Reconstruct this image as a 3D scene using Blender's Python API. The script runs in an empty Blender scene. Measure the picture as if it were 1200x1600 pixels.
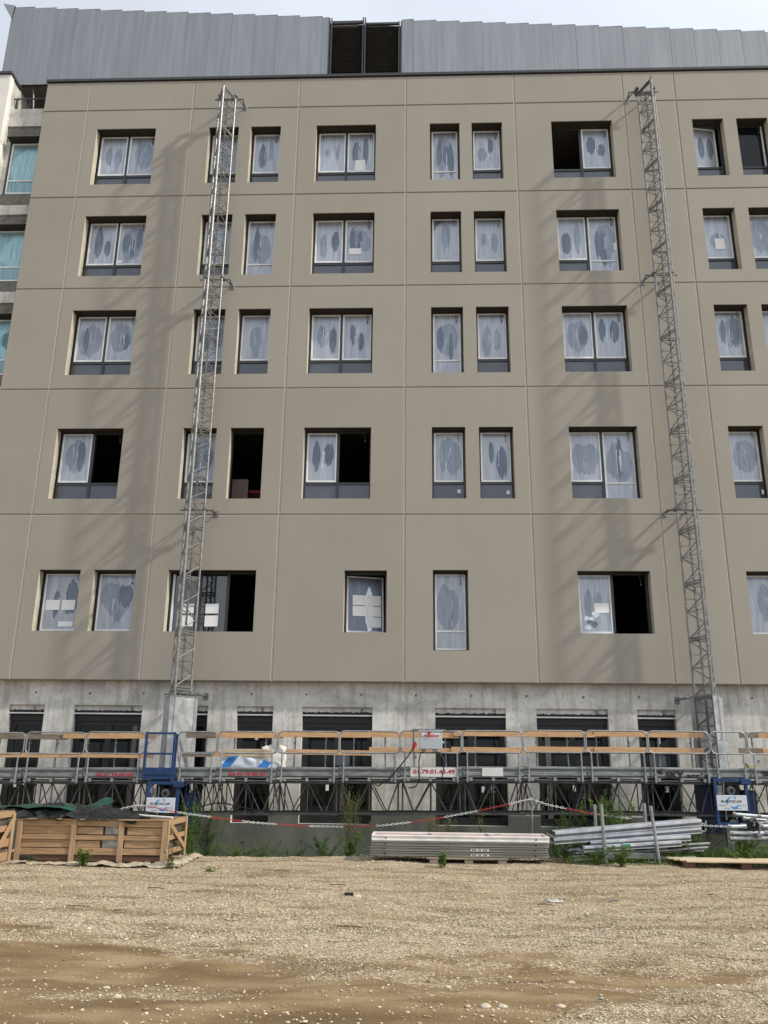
import bpy, math, random
import numpy as np
from mathutils import Vector, Matrix, noise
random.seed(7); R = math.radians
S = bpy.context.scene
COL = S.collection

# ------------------------------------------------------------------ camera
yaw, pitch, roll = R(-2.18396), R(16.69129), R(0.61596)
fwd = Vector((math.sin(yaw)*math.cos(pitch), math.cos(yaw)*math.cos(pitch), math.sin(pitch)))
rt = Vector((math.cos(yaw), -math.sin(yaw), 0)); up = rt.cross(fwd)
r2 = rt*math.cos(roll)+up*math.sin(roll); u2 = up*math.cos(roll)-rt*math.sin(roll)
cam = bpy.data.objects.new('camera', bpy.data.cameras.new('camera')); COL.objects.link(cam)
M3 = Matrix((r2, u2, -fwd)).transposed()
cam.matrix_world = Matrix.Translation((0, 0, 1.6)) @ M3.to_4x4()
cam.data.sensor_fit = 'VERTICAL'; cam.data.sensor_height = 32.0; cam.data.lens = 32.0*1300/1600
cam.data.clip_start = 0.05; cam.data.clip_end = 2000
S.camera = cam

# ------------------------------------------------------------------ world, sun, exposure
SUN = Vector((3.2, -1.0, 2.75)).normalized()
elev = math.asin(SUN.z); az = math.atan2(SUN.x, SUN.y)
W = bpy.data.worlds.new('World'); S.world = W; W.use_nodes = True
nt = W.node_tree; bg = nt.nodes['Background']
sky = nt.nodes.new('ShaderNodeTexSky'); sky.sky_type = 'NISHITA'; sky.sun_disc = False
sky.sun_elevation = elev; sky.sun_rotation = az; sky.air_density = 1.2; sky.dust_density = 4.0; sky.ozone_density = 1.0
mx = nt.nodes.new('ShaderNodeMix'); mx.data_type = 'RGBA'
tcw = nt.nodes.new('ShaderNodeTexCoord'); nzw = nt.nodes.new('ShaderNodeTexNoise'); nzw.inputs['Scale'].default_value = 2.2; nzw.inputs['Detail'].default_value = 5
mrw = nt.nodes.new('ShaderNodeMapRange'); mrw.inputs[1].default_value = 0.3; mrw.inputs[2].default_value = 0.7; mrw.inputs[3].default_value = 0.70; mrw.inputs[4].default_value = 0.96
nt.links.new(tcw.outputs['Generated'], nzw.inputs['Vector']); nt.links.new(nzw.outputs['Fac'], mrw.inputs[0]); nt.links.new(mrw.outputs[0], mx.inputs[0])
# thin bright cloud veil, brighter towards the sun
dt = nt.nodes.new('ShaderNodeVectorMath'); dt.operation = 'DOT_PRODUCT'; dt.inputs[1].default_value = SUN; nt.links.new(tcw.outputs['Generated'], dt.inputs[0])
mg = nt.nodes.new('ShaderNodeMapRange'); mg.inputs[1].default_value = -.6; mg.inputs[2].default_value = 1.0; mg.inputs[3].default_value = .70; mg.inputs[4].default_value = 1.3; nt.links.new(dt.outputs['Value'], mg.inputs[0])
vs_ = nt.nodes.new('ShaderNodeVectorMath'); vs_.operation = 'SCALE'; vs_.inputs[0].default_value = (6.5, 7.0, 7.7); nt.links.new(mg.outputs[0], vs_.inputs['Scale']); nt.links.new(vs_.outputs[0], mx.inputs[7])
nt.links.new(sky.outputs[0], mx.inputs[6]); nt.links.new(mx.outputs[2], bg.inputs[0]); bg.inputs[1].default_value = 0.10
sl = bpy.data.lights.new('sun', 'SUN'); sl.energy = 2.7; sl.angle = R(2.2); sl.color = (1.0, 0.93, 0.82)
so = bpy.data.objects.new('sun', sl); COL.objects.link(so); so.rotation_euler = SUN.to_track_quat('Z', 'Y').to_euler(); so.location = SUN*60
S.view_settings.view_transform = 'Standard'; S.view_settings.look = 'None'; S.view_settings.exposure = 0.40; S.view_settings.gamma = 1

# ------------------------------------------------------------------ materials
def newmat(name):
    m = bpy.data.materials.new(name); m.use_nodes = True
    return m, m.node_tree, m.node_tree.nodes['Principled BSDF']
def mat(name, col, rough=0.6, metal=0.0, var=0.15, scale=3.0, stretch=(1, 1, 1), bump=0.0, bscale=None, col2=None, spec=0.5, detail=6, ior=1.45):
    """principled with a noise-driven mix of two colours and optional bump"""
    m, t, p = newmat(name); N = t.nodes; L = t.links
    p.inputs['Roughness'].default_value = rough; p.inputs['Metallic'].default_value = metal
    p.inputs['Specular IOR Level'].default_value = spec; p.inputs['IOR'].default_value = ior
    tc = N.new('ShaderNodeTexCoord'); mp = N.new('ShaderNodeMapping'); mp.inputs['Scale'].default_value = stretch
    L.new(tc.outputs['Object'], mp.inputs[0])
    nz = N.new('ShaderNodeTexNoise'); nz.inputs['Scale'].default_value = scale; nz.inputs['Detail'].default_value = detail
    L.new(mp.outputs[0], nz.inputs['Vector'])
    cr = N.new('ShaderNodeValToRGB'); c2 = col2 or tuple(c*(1-var) for c in col); c1 = col if col2 else tuple(min(1, c*(1+var)) for c in col)
    cr.color_ramp.elements[0].position = 0.3; cr.color_ramp.elements[1].position = 0.7
    cr.color_ramp.elements[0].color = (*c2, 1); cr.color_ramp.elements[1].color = (*c1, 1)
    L.new(nz.outputs['Fac'], cr.inputs[0]); L.new(cr.outputs[0], p.inputs['Base Color'])
    if bump:
        n2 = N.new('ShaderNodeTexNoise'); n2.inputs['Scale'].default_value = bscale or scale*4; n2.inputs['Detail'].default_value = 8
        L.new(mp.outputs[0], n2.inputs['Vector']); b = N.new('ShaderNodeBump'); b.inputs['Strength'].default_value = bump; b.inputs['Distance'].default_value = 0.02
        L.new(n2.outputs['Fac'], b.inputs['Height']); L.new(b.outputs[0], p.inputs['Normal'])
    return m

# facade: beige lasured concrete panels with cloudy drift and faint vertical run marks
def facade_mat():
    m, t, p = newmat('beige facade'); N = t.nodes; L = t.links
    tc = N.new('ShaderNodeTexCoord')
    def nz(sc, st, det=5):
        mp = N.new('ShaderNodeMapping'); mp.inputs['Scale'].default_value = st; L.new(tc.outputs['Object'], mp.inputs[0])
        n = N.new('ShaderNodeTexNoise'); n.inputs['Scale'].default_value = sc; n.inputs['Detail'].default_value = det; L.new(mp.outputs[0], n.inputs['Vector']); return n
    a = nz(0.5, (1, 1, 1), 3); b = nz(1.6, (3, 3, .25), 6); c = nz(40, (1, 1, 1), 3)
    oi = N.new('ShaderNodeObjectInfo')
    def mul(x, k): q = N.new('ShaderNodeMath'); q.operation = 'MULTIPLY'; L.new(x, q.inputs[0]); q.inputs[1].default_value = k; return q.outputs[0]
    def add(x, y): q = N.new('ShaderNodeMath'); q.operation = 'ADD'; L.new(x, q.inputs[0]); L.new(y, q.inputs[1]); return q.outputs[0]
    s = add(add(mul(a.outputs['Fac'], .5), mul(b.outputs['Fac'], .22)), add(mul(c.outputs['Fac'], .1), mul(oi.outputs['Random'], .17)))
    cr = N.new('ShaderNodeValToRGB'); cr.color_ramp.elements[0].position = .25; cr.color_ramp.elements[1].position = .74
    cr.color_ramp.elements[0].color = (.292, .265, .224, 1); cr.color_ramp.elements[1].color = (.346, .323, .281, 1)
    L.new(s, cr.inputs[0]); L.new(cr.outputs[0], p.inputs['Base Color']); p.inputs['Roughness'].default_value = .75
    bp = N.new('ShaderNodeBump'); bp.inputs['Strength'].default_value = .12; bp.inputs['Distance'].default_value = .01
    L.new(c.outputs['Fac'], bp.inputs['Height']); L.new(bp.outputs[0], p.inputs['Normal'])
    return m
M_FAC = facade_mat()

def concrete_mat():
    m, t, p = newmat('raw grey concrete'); N = t.nodes; L = t.links
    tc = N.new('ShaderNodeTexCoord')
    def nz(sc, st, det=7, dist=0):
        mp = N.new('ShaderNodeMapping'); mp.inputs['Scale'].default_value = st; L.new(tc.outputs['Object'], mp.inputs[0])
        n = N.new('ShaderNodeTexNoise'); n.inputs['Scale'].default_value = sc; n.inputs['Detail'].default_value = det; n.inputs['Distortion'].default_value = dist; L.new(mp.outputs[0], n.inputs['Vector']); return n
    a = nz(1.1, (1, 1, 1.4), 8, .6); cr = N.new('ShaderNodeValToRGB'); e = cr.color_ramp.elements
    e[0].position = .33; e[1].position = .62; e[0].color = (.45, .445, .42, 1); e[1].color = (.68, .67, .64, 1)
    L.new(a.outputs['Fac'], cr.inputs[0])
    b = nz(3.2, (2.4, 1, .22), 7, .2); cb = N.new('ShaderNodeValToRGB'); e = cb.color_ramp.elements    # runs and damp marks
    e[0].position = .36; e[1].position = .5; e[0].color = (.74, .72, .67, 1); e[1].color = (1, 1, 1, 1); L.new(b.outputs['Fac'], cb.inputs[0])
    mu = N.new('ShaderNodeMix'); mu.data_type = 'RGBA'; mu.blend_type = 'MULTIPLY'; mu.inputs[0].default_value = .8
    L.new(cr.outputs[0], mu.inputs[6]); L.new(cb.outputs[0], mu.inputs[7])
    c = nz(14, (1, 1, 1), 8); cc = N.new('ShaderNodeValToRGB'); e = cc.color_ramp.elements
    e[0].position = .3; e[1].position = .5; e[0].color = (.8, .79, .76, 1); e[1].color = (1, 1, 1, 1); L.new(c.outputs['Fac'], cc.inputs[0])
    m2 = N.new('ShaderNodeMix'); m2.data_type = 'RGBA'; m2.blend_type = 'MULTIPLY'; m2.inputs[0].default_value = 1
    L.new(mu.outputs[2], m2.inputs[6]); L.new(cc.outputs[0], m2.inputs[7]); L.new(m2.outputs[2], p.inputs['Base Color'])
    p.inputs['Roughness'].default_value = .8
    bp = N.new('ShaderNodeBump'); bp.inputs['Strength'].default_value = .25; bp.inputs['Distance'].default_value = .01; L.new(c.outputs['Fac'], bp.inputs['Height']); L.new(bp.outputs[0], p.inputs['Normal'])
    return m
M_CON = concrete_mat()
M_COAT = mat('dark foundation coating', (.14, .152, .135), .8, scale=1.3, var=.35, bump=.2)
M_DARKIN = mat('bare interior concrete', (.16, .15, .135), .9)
M_HOLE = mat('hole', (.03, .03, .03), .9)
M_REV = mat('pale primed reveal', (.50, .46, .37), .8, var=.12, scale=5)
M_JOINT = mat('joint sealant', (.55, .51, .43), .8)
M_CAP = mat('anthracite capping', (.045, .048, .055), .45, var=.1)
M_BLOCK = mat('grey breeze block', (.17, .165, .15), .9, scale=6, var=.3, bump=.5)
M_WHITE = mat('white render', (.74, .73, .69), .8, scale=1.2, var=.12)
M_FRAME = mat('dark grey window frame', (.05, .054, .062), .4, var=.1)
M_LEAF = mat('pale film on window frame', (.78, .81, .84), .35, var=.12, scale=5, spec=.6)
M_SOFFIT = mat('shade-dark soffit liner', (.028, .025, .02), .8)  # near-black: shade under the window heads put into the colour
M_GLASSD = mat('dark ground floor glass', (.006, .008, .009), .04, var=.1, ior=1.38, spec=.5)
M_FRAMED = mat('black window frame', (.018, .019, .021), .45, var=.1)
M_GLASS = mat('window glass', (.012, .016, .02), .03, var=.1, ior=1.9, spec=.7)
M_PANE = mat('lower blue grey pane', (.055, .066, .088), .08, var=.15, scale=2, ior=1.8)
def film_mat(name, c, rough=.32):
    m, t, p = newmat(name); N = t.nodes; L = t.links
    tc = N.new('ShaderNodeTexCoord'); mp = N.new('ShaderNodeMapping'); mp.inputs['Scale'].default_value = (9, 9, .9); L.new(tc.outputs['Object'], mp.inputs[0])
    n = N.new('ShaderNodeTexNoise'); n.inputs['Scale'].default_value = 1.6; n.inputs['Detail'].default_value = 5; n.inputs['Distortion'].default_value = .5; L.new(mp.outputs[0], n.inputs['Vector'])
    cr = N.new('ShaderNodeValToRGB'); e = cr.color_ramp.elements; e[0].position = .3; e[1].position = .78
    e[0].color = (*[v*.86 for v in c], 1); e[1].color = (*[min(1, v*1.3) for v in c], 1)
    L.new(n.outputs['Fac'], cr.inputs[0]); L.new(cr.outputs[0], p.inputs['Base Color']); p.inputs['Roughness'].default_value = rough; p.inputs['Metallic'].default_value = .5
    b = N.new('ShaderNodeBump'); b.inputs['Strength'].default_value = .25; b.inputs['Distance'].default_value = .015; L.new(n.outputs['Fac'], b.inputs['Height']); L.new(b.outputs[0], p.inputs['Normal'])
    return m
M_FILM = film_mat('milky protective film', (.375, .40, .445))
M_FILM2 = film_mat('glue wetted and head shaded film', (.245, .275, .325))
M_FILM3 = film_mat('film pressed onto dark glass', (.145, .17, .21))
M_CREASE = film_mat('film crease', (.66, .70, .76))
M_TEAL = film_mat('teal film', (.22, .36, .385)); M_TEAL2 = film_mat('teal film pressed', (.10, .20, .22)); M_TEALL = film_mat('pale teal film', (.30, .47, .50))
M_PAPER = mat('white paper', (.84, .86, .88), .7, var=.03)
M_ZINC = mat('galvanised steel', (.33, .34, .345), .45, .7, var=.22, scale=9, bump=.08)
M_ZINCD = mat('weathered galvanised steel', (.22, .23, .235), .5, .6, var=.3, scale=7)
M_MAST = mat('galvanised mast tube', (.235, .235, .23), .5, .5, var=.35, scale=14)
M_DECKE = mat('dull galvanised deck edge', (.25, .265, .265), .5, .6, var=.35, scale=4, stretch=(1, 1, 5))
M_TRUSS = mat('dull truss steel', (.085, .09, .09), .6, .4, var=.3, scale=8)
M_BLUE = mat('blue machine paint', (.014, .046, .135), .45, var=.25, scale=6)
M_BLACK = mat('black rubber', (.012, .012, .013), .5)
M_RED = mat('red plastic', (.42, .02, .025), .45); M_REDT = mat('red lettering', (.42, .03, .05), .6); M_NAVYT = mat('dark lettering', (.012, .013, .016), .6)
M_WPL = mat('white plastic', (.68, .68, .66), .45, var=.08)
M_LBLUE = mat('light blue print', (.05, .30, .66), .5); M_SIGN = mat('white sign plate', (.62, .66, .70), .5, var=.06, scale=5)
def wood_mat(name, c1, c2, sx=(1.2, 14, 14)):
    return mat(name, c1, .75, scale=2.5, stretch=sx, col2=c2, bump=.25, bscale=6)
M_WOOD = wood_mat('crate pine', (.46, .305, .17), (.27, .165, .085)); M_WOODV = wood_mat('crate pine upright', (.47, .33, .20), (.30, .19, .10), (14, 14, 1.2))
M_PLANK = wood_mat('orange scaffold plank', (.64, .40, .215), (.45, .26, .13)); M_PLANKG = wood_mat('greyed plank', (.26, .21, .16), (.14, .105, .08))
M_PALE = wood_mat('pale planed board', (.66, .55, .38), (.50, .38, .24)); M_PALLET = wood_mat('pallet wood', (.34, .28, .21), (.2, .16, .11))
M_PALLETD = wood_mat('brown skid block', (.16, .08, .045), (.09, .045, .03))
M_CARD = mat('cardboard', (.50, .42, .26), .8)
M_TARP = mat('black plastic sheet', (.008, .010, .011), .2, var=.5, scale=2.5, bump=.5, bscale=5, spec=.6); M_TARPG = mat('dark green tarpaulin', (.012, .06, .042), .4, var=.4, scale=3, bump=.5, bscale=8)
M_GEO = mat('dusty geotextile', (.37, .32, .235), .9, scale=6, var=.35, bump=.8)
M_ALU = mat('dusty aluminium', (.22, .215, .19), .6, .3, var=.25, scale=5, stretch=(.6, 3, 6), bump=.1); M_ALUL = mat('pale primer aluminium', (.72, .70, .67), .6, var=.15, scale=4); M_PINK = mat('reddish form face', (.40, .265, .225), .7, var=.25, scale=2)
def leaf_mat(name, c, c2):
    m = mat(name, c, .55, scale=9, col2=c2); p = m.node_tree.nodes['Principled BSDF']
    p.inputs['Subsurface Weight'].default_value = 0
    t = m.node_tree; tr = t.nodes.new('ShaderNodeBsdfTranslucent'); tr.inputs[0].default_value = (c[0]*1.4, c[1]*1.5, c[2], 1)
    ms = t.nodes.new('ShaderNodeMixShader'); ms.inputs[0].default_value = .3; o = t.nodes['Material Output']
    t.links.new(p.outputs[0], ms.inputs[1]); t.links.new(tr.outputs[0], ms.inputs[2]); t.links.new(ms.outputs[0], o.inputs[0]); return m
M_LEAF1 = leaf_mat('dark weed leaf', (.075, .14, .04), (.04, .08, .024)); M_LEAF2 = leaf_mat('fresh weed leaf', (.13, .22, .045), (.065, .12, .03)); M_LEAF3 = leaf_mat('dry weed leaf', (.17, .16, .06), (.09, .10, .035))
M_STEM = mat('weed stem', (.10, .11, .045), .7)

# ------------------------------------------------------------------ mesh helpers
class MB:
    def __init__(s): s.v = []; s.f = []; s.m = []
    def face(s, pts, mi=0):
        b = len(s.v); s.v += [tuple(p) for p in pts]; s.f.append(tuple(range(b, b+len(pts)))); s.m.append(mi)
    def box(s, x0, x1, y0, y1, z0, z1, mi=0, M=None, bev=0):
        if bev: return s.bbox(x0, x1, y0, y1, z0, z1, bev, mi, M)
        p = [(x, y, z) for z in (z0, z1) for y in (y0, y1) for x in (x0, x1)]
        if M is not None: p = [tuple(M @ Vector(q)) for q in p]
        b = len(s.v); s.v += p
        for f in ((0, 2, 3, 1), (4, 5, 7, 6), (0, 1, 5, 4), (2, 6, 7, 3), (0, 4, 6, 2), (1, 3, 7, 5)): s.f.append(tuple(b+i for i in f)); s.m.append(mi)
    def bbox(s, x0, x1, y0, y1, z0, z1, c, mi=0, M=None):
        cx = [(x0, x1), (y0, y1), (z0, z1)]; b = len(s.v); idx = {}
        for i in (0, 1):
            for j in (0, 1):
                for k in (0, 1):
                    for a in range(3):      # vertex on the face of axis a
                        q = []
                        for ax, sgn in zip(range(3), (i, j, k)):
                            val = cx[ax][sgn]
                            if ax != a: val += c if sgn == 0 else -c
                            q.append(val)
                        idx[(i, j, k, a)] = len(s.v); s.v.append(tuple(M @ Vector(q)) if M is not None else tuple(q))
        def F(*t): s.f.append(t); s.m.append(mi)
        for a in range(3):
            o = [x for x in range(3) if x != a]
            for sg in (0, 1):
                ring = []
                for p, q in ((0, 0), (1, 0), (1, 1), (0, 1)):
                    t = [0, 0, 0]; t[a] = sg; t[o[0]] = p; t[o[1]] = q; ring.append(idx[(*t, a)])
                flip = (sg == 0) ^ (a == 1)
                F(*(ring[::-1] if flip else ring))
            # edge along axis a
            for p in (0, 1):
                for q in (0, 1):
                    t0 = [0, 0, 0]; t1 = [0, 0, 0]; t0[o[0]] = t1[o[0]] = p; t0[o[1]] = t1[o[1]] = q; t1[a] = 1
                    F(idx[(*t0, o[0])], idx[(*t1, o[0])], idx[(*t1, o[1])], idx[(*t0, o[1])])
        for i in (0, 1):
            for j in (0, 1):
                for k in (0, 1): F(idx[(i, j, k, 0)], idx[(i, j, k, 1)], idx[(i, j, k, 2)])
    def bar(s, a, b, r, n=6, mi=0, r2=None, cap=True):
        a = Vector(a); b = Vector(b); d = b-a
        if d.length < 1e-6: return
        d.normalize(); u = d.cross(Vector((0, 0, 1)) if abs(d.z) < .95 else Vector((1, 0, 0))).normalized(); w = d.cross(u)
        base = len(s.v); r2 = r if r2 is None else r2
        for P, rr in ((a, r), (b, r2)):
            for i in range(n):
                t = 2*math.pi*(i+.5)/n; s.v.append(tuple(P+u*(math.cos(t)*rr)+w*(math.sin(t)*rr)))
        for i in range(n): s.f.append((base+i, base+(i+1) % n, base+n+(i+1) % n, base+n+i)); s.m.append(mi)
        if cap: s.f.append(tuple(base+i for i in range(n))[::-1]); s.f.append(tuple(base+n+i for i in range(n))); s.m += [mi, mi]
    def path(s, pts, r, n=6, mi=0, closed=False):
        pts = [Vector(p) for p in pts]; N_ = len(pts); base = len(s.v)
        prev = None
        for i, p in enumerate(pts):
            if closed: d = pts[(i+1) % N_]-pts[i-1]
            else: d = pts[min(i+1, N_-1)]-pts[max(i-1, 0)]
            d.normalize()
            if closed and N_ > 3 and prev is None: prev = (pts[1]-pts[0]).cross(pts[N_//3]-pts[0])
            u = (prev - d*prev.dot(d)) if prev is not None else d.cross(Vector((0, .3, 1)))
            if u.length < 1e-4: u = d.cross(Vector((1, .2, 0)))
            u.normalize(); prev = u; w = d.cross(u); rr = r[i] if isinstance(r, (list, tuple)) else r
            for k in range(n): t = 2*math.pi*k/n; s.v.append(tuple(p+u*math.cos(t)*rr+w*math.sin(t)*rr))
        for i in range(N_ if closed else N_-1):
            j = (i+1) % N_
            for k in range(n): s.f.append((base+i*n+k, base+i*n+(k+1) % n, base+j*n+(k+1) % n, base+j*n+k)); s.m.append(mi)
        if not closed: s.f.append(tuple(base+k for k in range(n))[::-1]); s.f.append(tuple(base+(N_-1)*n+k for k in range(n))); s.m += [mi, mi]
    def poly(s, pts2, y, mi=0):      # flat polygon in a vertical plane facing -y
        s.face([(x, y, z) for x, z in pts2], mi)
    def prism(s, pts2, z0, z1, mi=0):   # horizontal polygon extruded up
        n = len(pts2); b = len(s.v); s.v += [(x, y, z0) for x, y in pts2]+[(x, y, z1) for x, y in pts2]
        s.f.append(tuple(range(b, b+n))[::-1]); s.f.append(tuple(range(b+n, b+2*n))); s.m += [mi, mi]
        for i in range(n): s.f.append((b+i, b+(i+1) % n, b+n+(i+1) % n, b+n+i)); s.m.append(mi)
    def add_obj(s, V, F, mi=0):
        b = len(s.v); s.v += [tuple(v) for v in V]; s.f += [tuple(b+i for i in f) for f in F]; s.m += [mi]*len(F)
def props(o, label=None, cat=None, group=None, kind=None):
    if label: o['label'] = label
    if cat: o['category'] = cat
    if group: o['group'] = group
    if kind: o['kind'] = kind
    return o
def origin(p):
    v = Vector((0, 0, 0))
    while p: v += p.location; p = p.parent
    return v
def obj(name, mb, mats, parent=None, loc=None, smooth=False, label=None):
    if not isinstance(mats, (list, tuple)): mats = [mats]
    o0 = origin(parent)+(Vector(loc) if loc and not parent else Vector((0, 0, 0)))
    me = bpy.data.meshes.new(name); me.from_pydata([(x-o0.x, y-o0.y, z-o0.z) for x, y, z in mb.v], [], mb.f)
    for m in mats: me.materials.append(m)
    if len(mats) > 1: me.polygons.foreach_set('material_index', mb.m)
    if smooth: me.polygons.foreach_set('use_smooth', [True]*len(mb.f))
    me.update(); o = bpy.data.objects.new(name, me); COL.objects.link(o)
    if parent: o.parent = parent
    elif loc: o.location = loc
    if label: o['label'] = label
    return o
def thing(name, loc, label, cat, group=None):
    o = bpy.data.objects.new(name, None); COL.objects.link(o); o.location = loc; o.empty_display_size = .3
    return props(o, label, cat, group)
def text_mb(mb, txt, x, y, z, size, mi=0, bold=0.0, width=None, ang=0):
    """flat lettering standing in a plane facing -y, lower left corner at x, z"""
    cu = bpy.data.curves.new('t', 'FONT'); cu.body = txt; cu.size = size; cu.offset = bold; cu.resolution_u = 3
    o = bpy.data.objects.new('t', cu); COL.objects.link(o); dg = bpy.context.evaluated_depsgraph_get(); me = o.evaluated_get(dg).to_mesh()
    V = [v.co.copy() for v in me.vertices]; F = [tuple(p.vertices) for p in me.polygons]
    k = 1
    if width and V: k = width/max(1e-6, max(v.x for v in V)-min(v.x for v in V))
    x0 = min(v.x for v in V)
    mb.add_obj([(x+(v.x-x0)*k, y, z+v.y+(v.x-x0)*k*ang) for v in V], F, mi)
    o.evaluated_get(dg).to_mesh_clear(); bpy.data.objects.remove(o); bpy.data.curves.remove(cu)

# ================================================================== SETTING: ground
CR = 15.75   # gravel shelf ends here, a trench runs along the wall
def sstep(a, b, t): t = max(0., min(1., (t-a)/(b-a))); return t*t*(3-2*t)
def crest(x): return 15.75+.25*math.sin(x*.7+1)+.15*noise.noise((x*1.3, 0, 3)) + .3*sstep(-2, -5, x)
def ground_z(x, y, fine=True):
    z = 0.05*noise.noise((x*.35, y*.35, 1.))+.022*noise.noise((x*1.4, y*1.4, 5.))
    z += .012*noise.noise((x*2.6, y*3.4, 12.))
    if fine: z += .014*noise.noise((x*5, y*5, 9.))
    z -= .035*math.exp(-((y-7.3-.1*x)/.5)**2)+.05*math.exp(-((y-8.9)/.22)**2-((x+4.2)/.7)**2)
    c = crest(x); z -= .85*sstep(c-.1, c+1.3, y)*(1-sstep(60, 90, y))
    if abs(x) > 30: z *= 1-sstep(30, 60, abs(x))
    return z
def gravel_amt(x, y):
    """1 = loose pale gravel, 0 = bare compacted earth of the wheel track"""
    n = noise.noise((x*.6, y*1.6, 2.))*.55+noise.noise((x*2.2, y*4.5, 7.))*.3
    n -= 1.5*math.exp(-((y-8.9)/.2)**2-((x+4.1)/.6)**2)
    yu = 8.45-.28*(x+3) if x < 0 else 7.62+.22*x
    g = sstep(-.95, .9, (y-yu)+n*1.9)
    lo = sstep(.3, 1.4, x-.25*(7-y)*0+n*.5)*sstep(.35, -.35, y-(5.9+.75*max(0, x-.5))+n*.5)
    g = max(g, .9*lo, .30*sstep(.1, .6, noise.noise((x*1.1+4, y*2., 3.))))
    st_ = noise.noise((x*.55+9, y*4.2, 5.))+.5*noise.noise((x*2.5, y*8, 6.))
    g = max(g, .42*sstep(.15, .55, st_)*sstep(5.6, 6.6, y)) if y < 9 else g-.55*sstep(.28, .6, noise.noise((x*.8, y*2.3, 31.))+.4*noise.noise((x*3.1, y*7, 32.)))
    return max(0, min(1, g))
def axis(lo, hi, flo, fhi, step):
    a = list(np.arange(flo, fhi+1e-6, step)); v = flo; d = step
    L = []
    while v > lo: d *= 1.5; v -= d; L.append(max(v, lo))
    v = fhi; d = step; H = []
    while v < hi: d *= 1.5; v += d; H.append(min(v, hi))
    return L[::-1]+a+H
xs = axis(-500, 500, -9, 9.5, .07); ys = axis(-500, 500, 4.5, 18, .07)
V = [(x, y, ground_z(x, y)) for y in ys for x in xs]; nx = len(xs)
F = [(j*nx+i, j*nx+i+1, (j+1)*nx+i+1, (j+1)*nx+i) for j in range(len(ys)-1) for i in range(nx-1)]
gme = bpy.data.meshes.new('ground'); gme.from_pydata(V, [], F); gme.polygons.foreach_set('use_smooth', [True]*len(F))
at = gme.attributes.new('gravel', 'FLOAT', 'POINT'); at.data.foreach_set('value', [gravel_amt(x, y) for x, y, z in V])
m, t, p = newmat('gravel and earth'); N = t.nodes; L = t.links
tc = N.new('ShaderNodeTexCoord'); A = N.new('ShaderNodeAttribute'); A.attribute_name = 'gravel'
def voro(sc, feat='F1'):
    v = N.new('ShaderNodeTexVoronoi'); v.inputs['Scale'].default_value = sc; v.feature = feat; L.new(tc.outputs['Object'], v.inputs['Vector']); return v
def noi(sc, det=6, st=None):
    n = N.new('ShaderNodeTexNoise'); n.inputs['Scale'].default_value = sc; n.inputs['Detail'].default_value = det
    if st: mp = N.new('ShaderNodeMapping'); mp.inputs['Scale'].default_value = st; L.new(tc.outputs['Object'], mp.inputs[0]); L.new(mp.outputs[0], n.inputs['Vector'])
    else: L.new(tc.outputs['Object'], n.inputs['Vector'])
    return n
def ramp(src, stops):
    c = N.new('ShaderNodeValToRGB'); e = c.color_ramp.elements
    while len(e) < len(stops): e.new(.5)
    for k, (pos, col) in enumerate(stops): e[k].position = pos; e[k].color = (*col, 1)
    L.new(src, c.inputs[0]); return c.outputs[0]
def mixc(fac, a, b, mode='MIX'):
    q = N.new('ShaderNodeMix'); q.data_type = 'RGBA'; q.blend_type = mode
    if isinstance(fac, float): q.inputs[0].default_value = fac
    else: L.new(fac, q.inputs[0])
    L.new(a, q.inputs[6]); L.new(b, q.inputs[7]); return q.outputs[2]
v1 = voro(44); v2 = voro(95)
sep = N.new('ShaderNodeSeparateColor'); L.new(v1.outputs['Color'], sep.inputs[0]); sep2 = N.new('ShaderNodeSeparateColor'); L.new(v2.outputs['Color'], sep2.inputs[0])
st1 = ramp(sep.outputs[0], [(0, (.20, .145, .085)), (.25, (.38, .305, .205)), (.55, (.59, .51, .375)), (1, (.80, .73, .59))])
st2 = ramp(sep2.outputs[1], [(0, (.18, .13, .08)), (.4, (.43, .355, .25)), (1, (.66, .57, .41))])
grav = mixc(.45, st1, st2)
gaps = ramp(v1.outputs['Distance'], [(.25, (1, 1, 1)), (.62, (.50, .44, .36))]); grav = mixc(.85, grav, gaps, 'MULTIPLY')
pt = noi(1.0, 8, (.7, 2.6, 1)); patch = ramp(pt.outputs['Fac'], [(.36, (.54, .46, .37)), (.48, (.95, .93, .90)), (.58, (1.14, 1.14, 1.16))]); grav = mixc(.75, grav, patch, 'MULTIPLY')
e1 = noi(1.6, 10, (.6, 2.0, 1)); earth = ramp(e1.outputs['Fac'], [(.28, (.135, .090, .046)), (.5, (.222, .155, .082)), (.68, (.33, .245, .142))])
ef = noi(60, 5); earth = mixc(.5, earth, ramp(ef.outputs['Fac'], [(.35, (.62, .60, .58)), (.62, (1.08, 1.06, 1.03))]), 'MULTIPLY')
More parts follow.
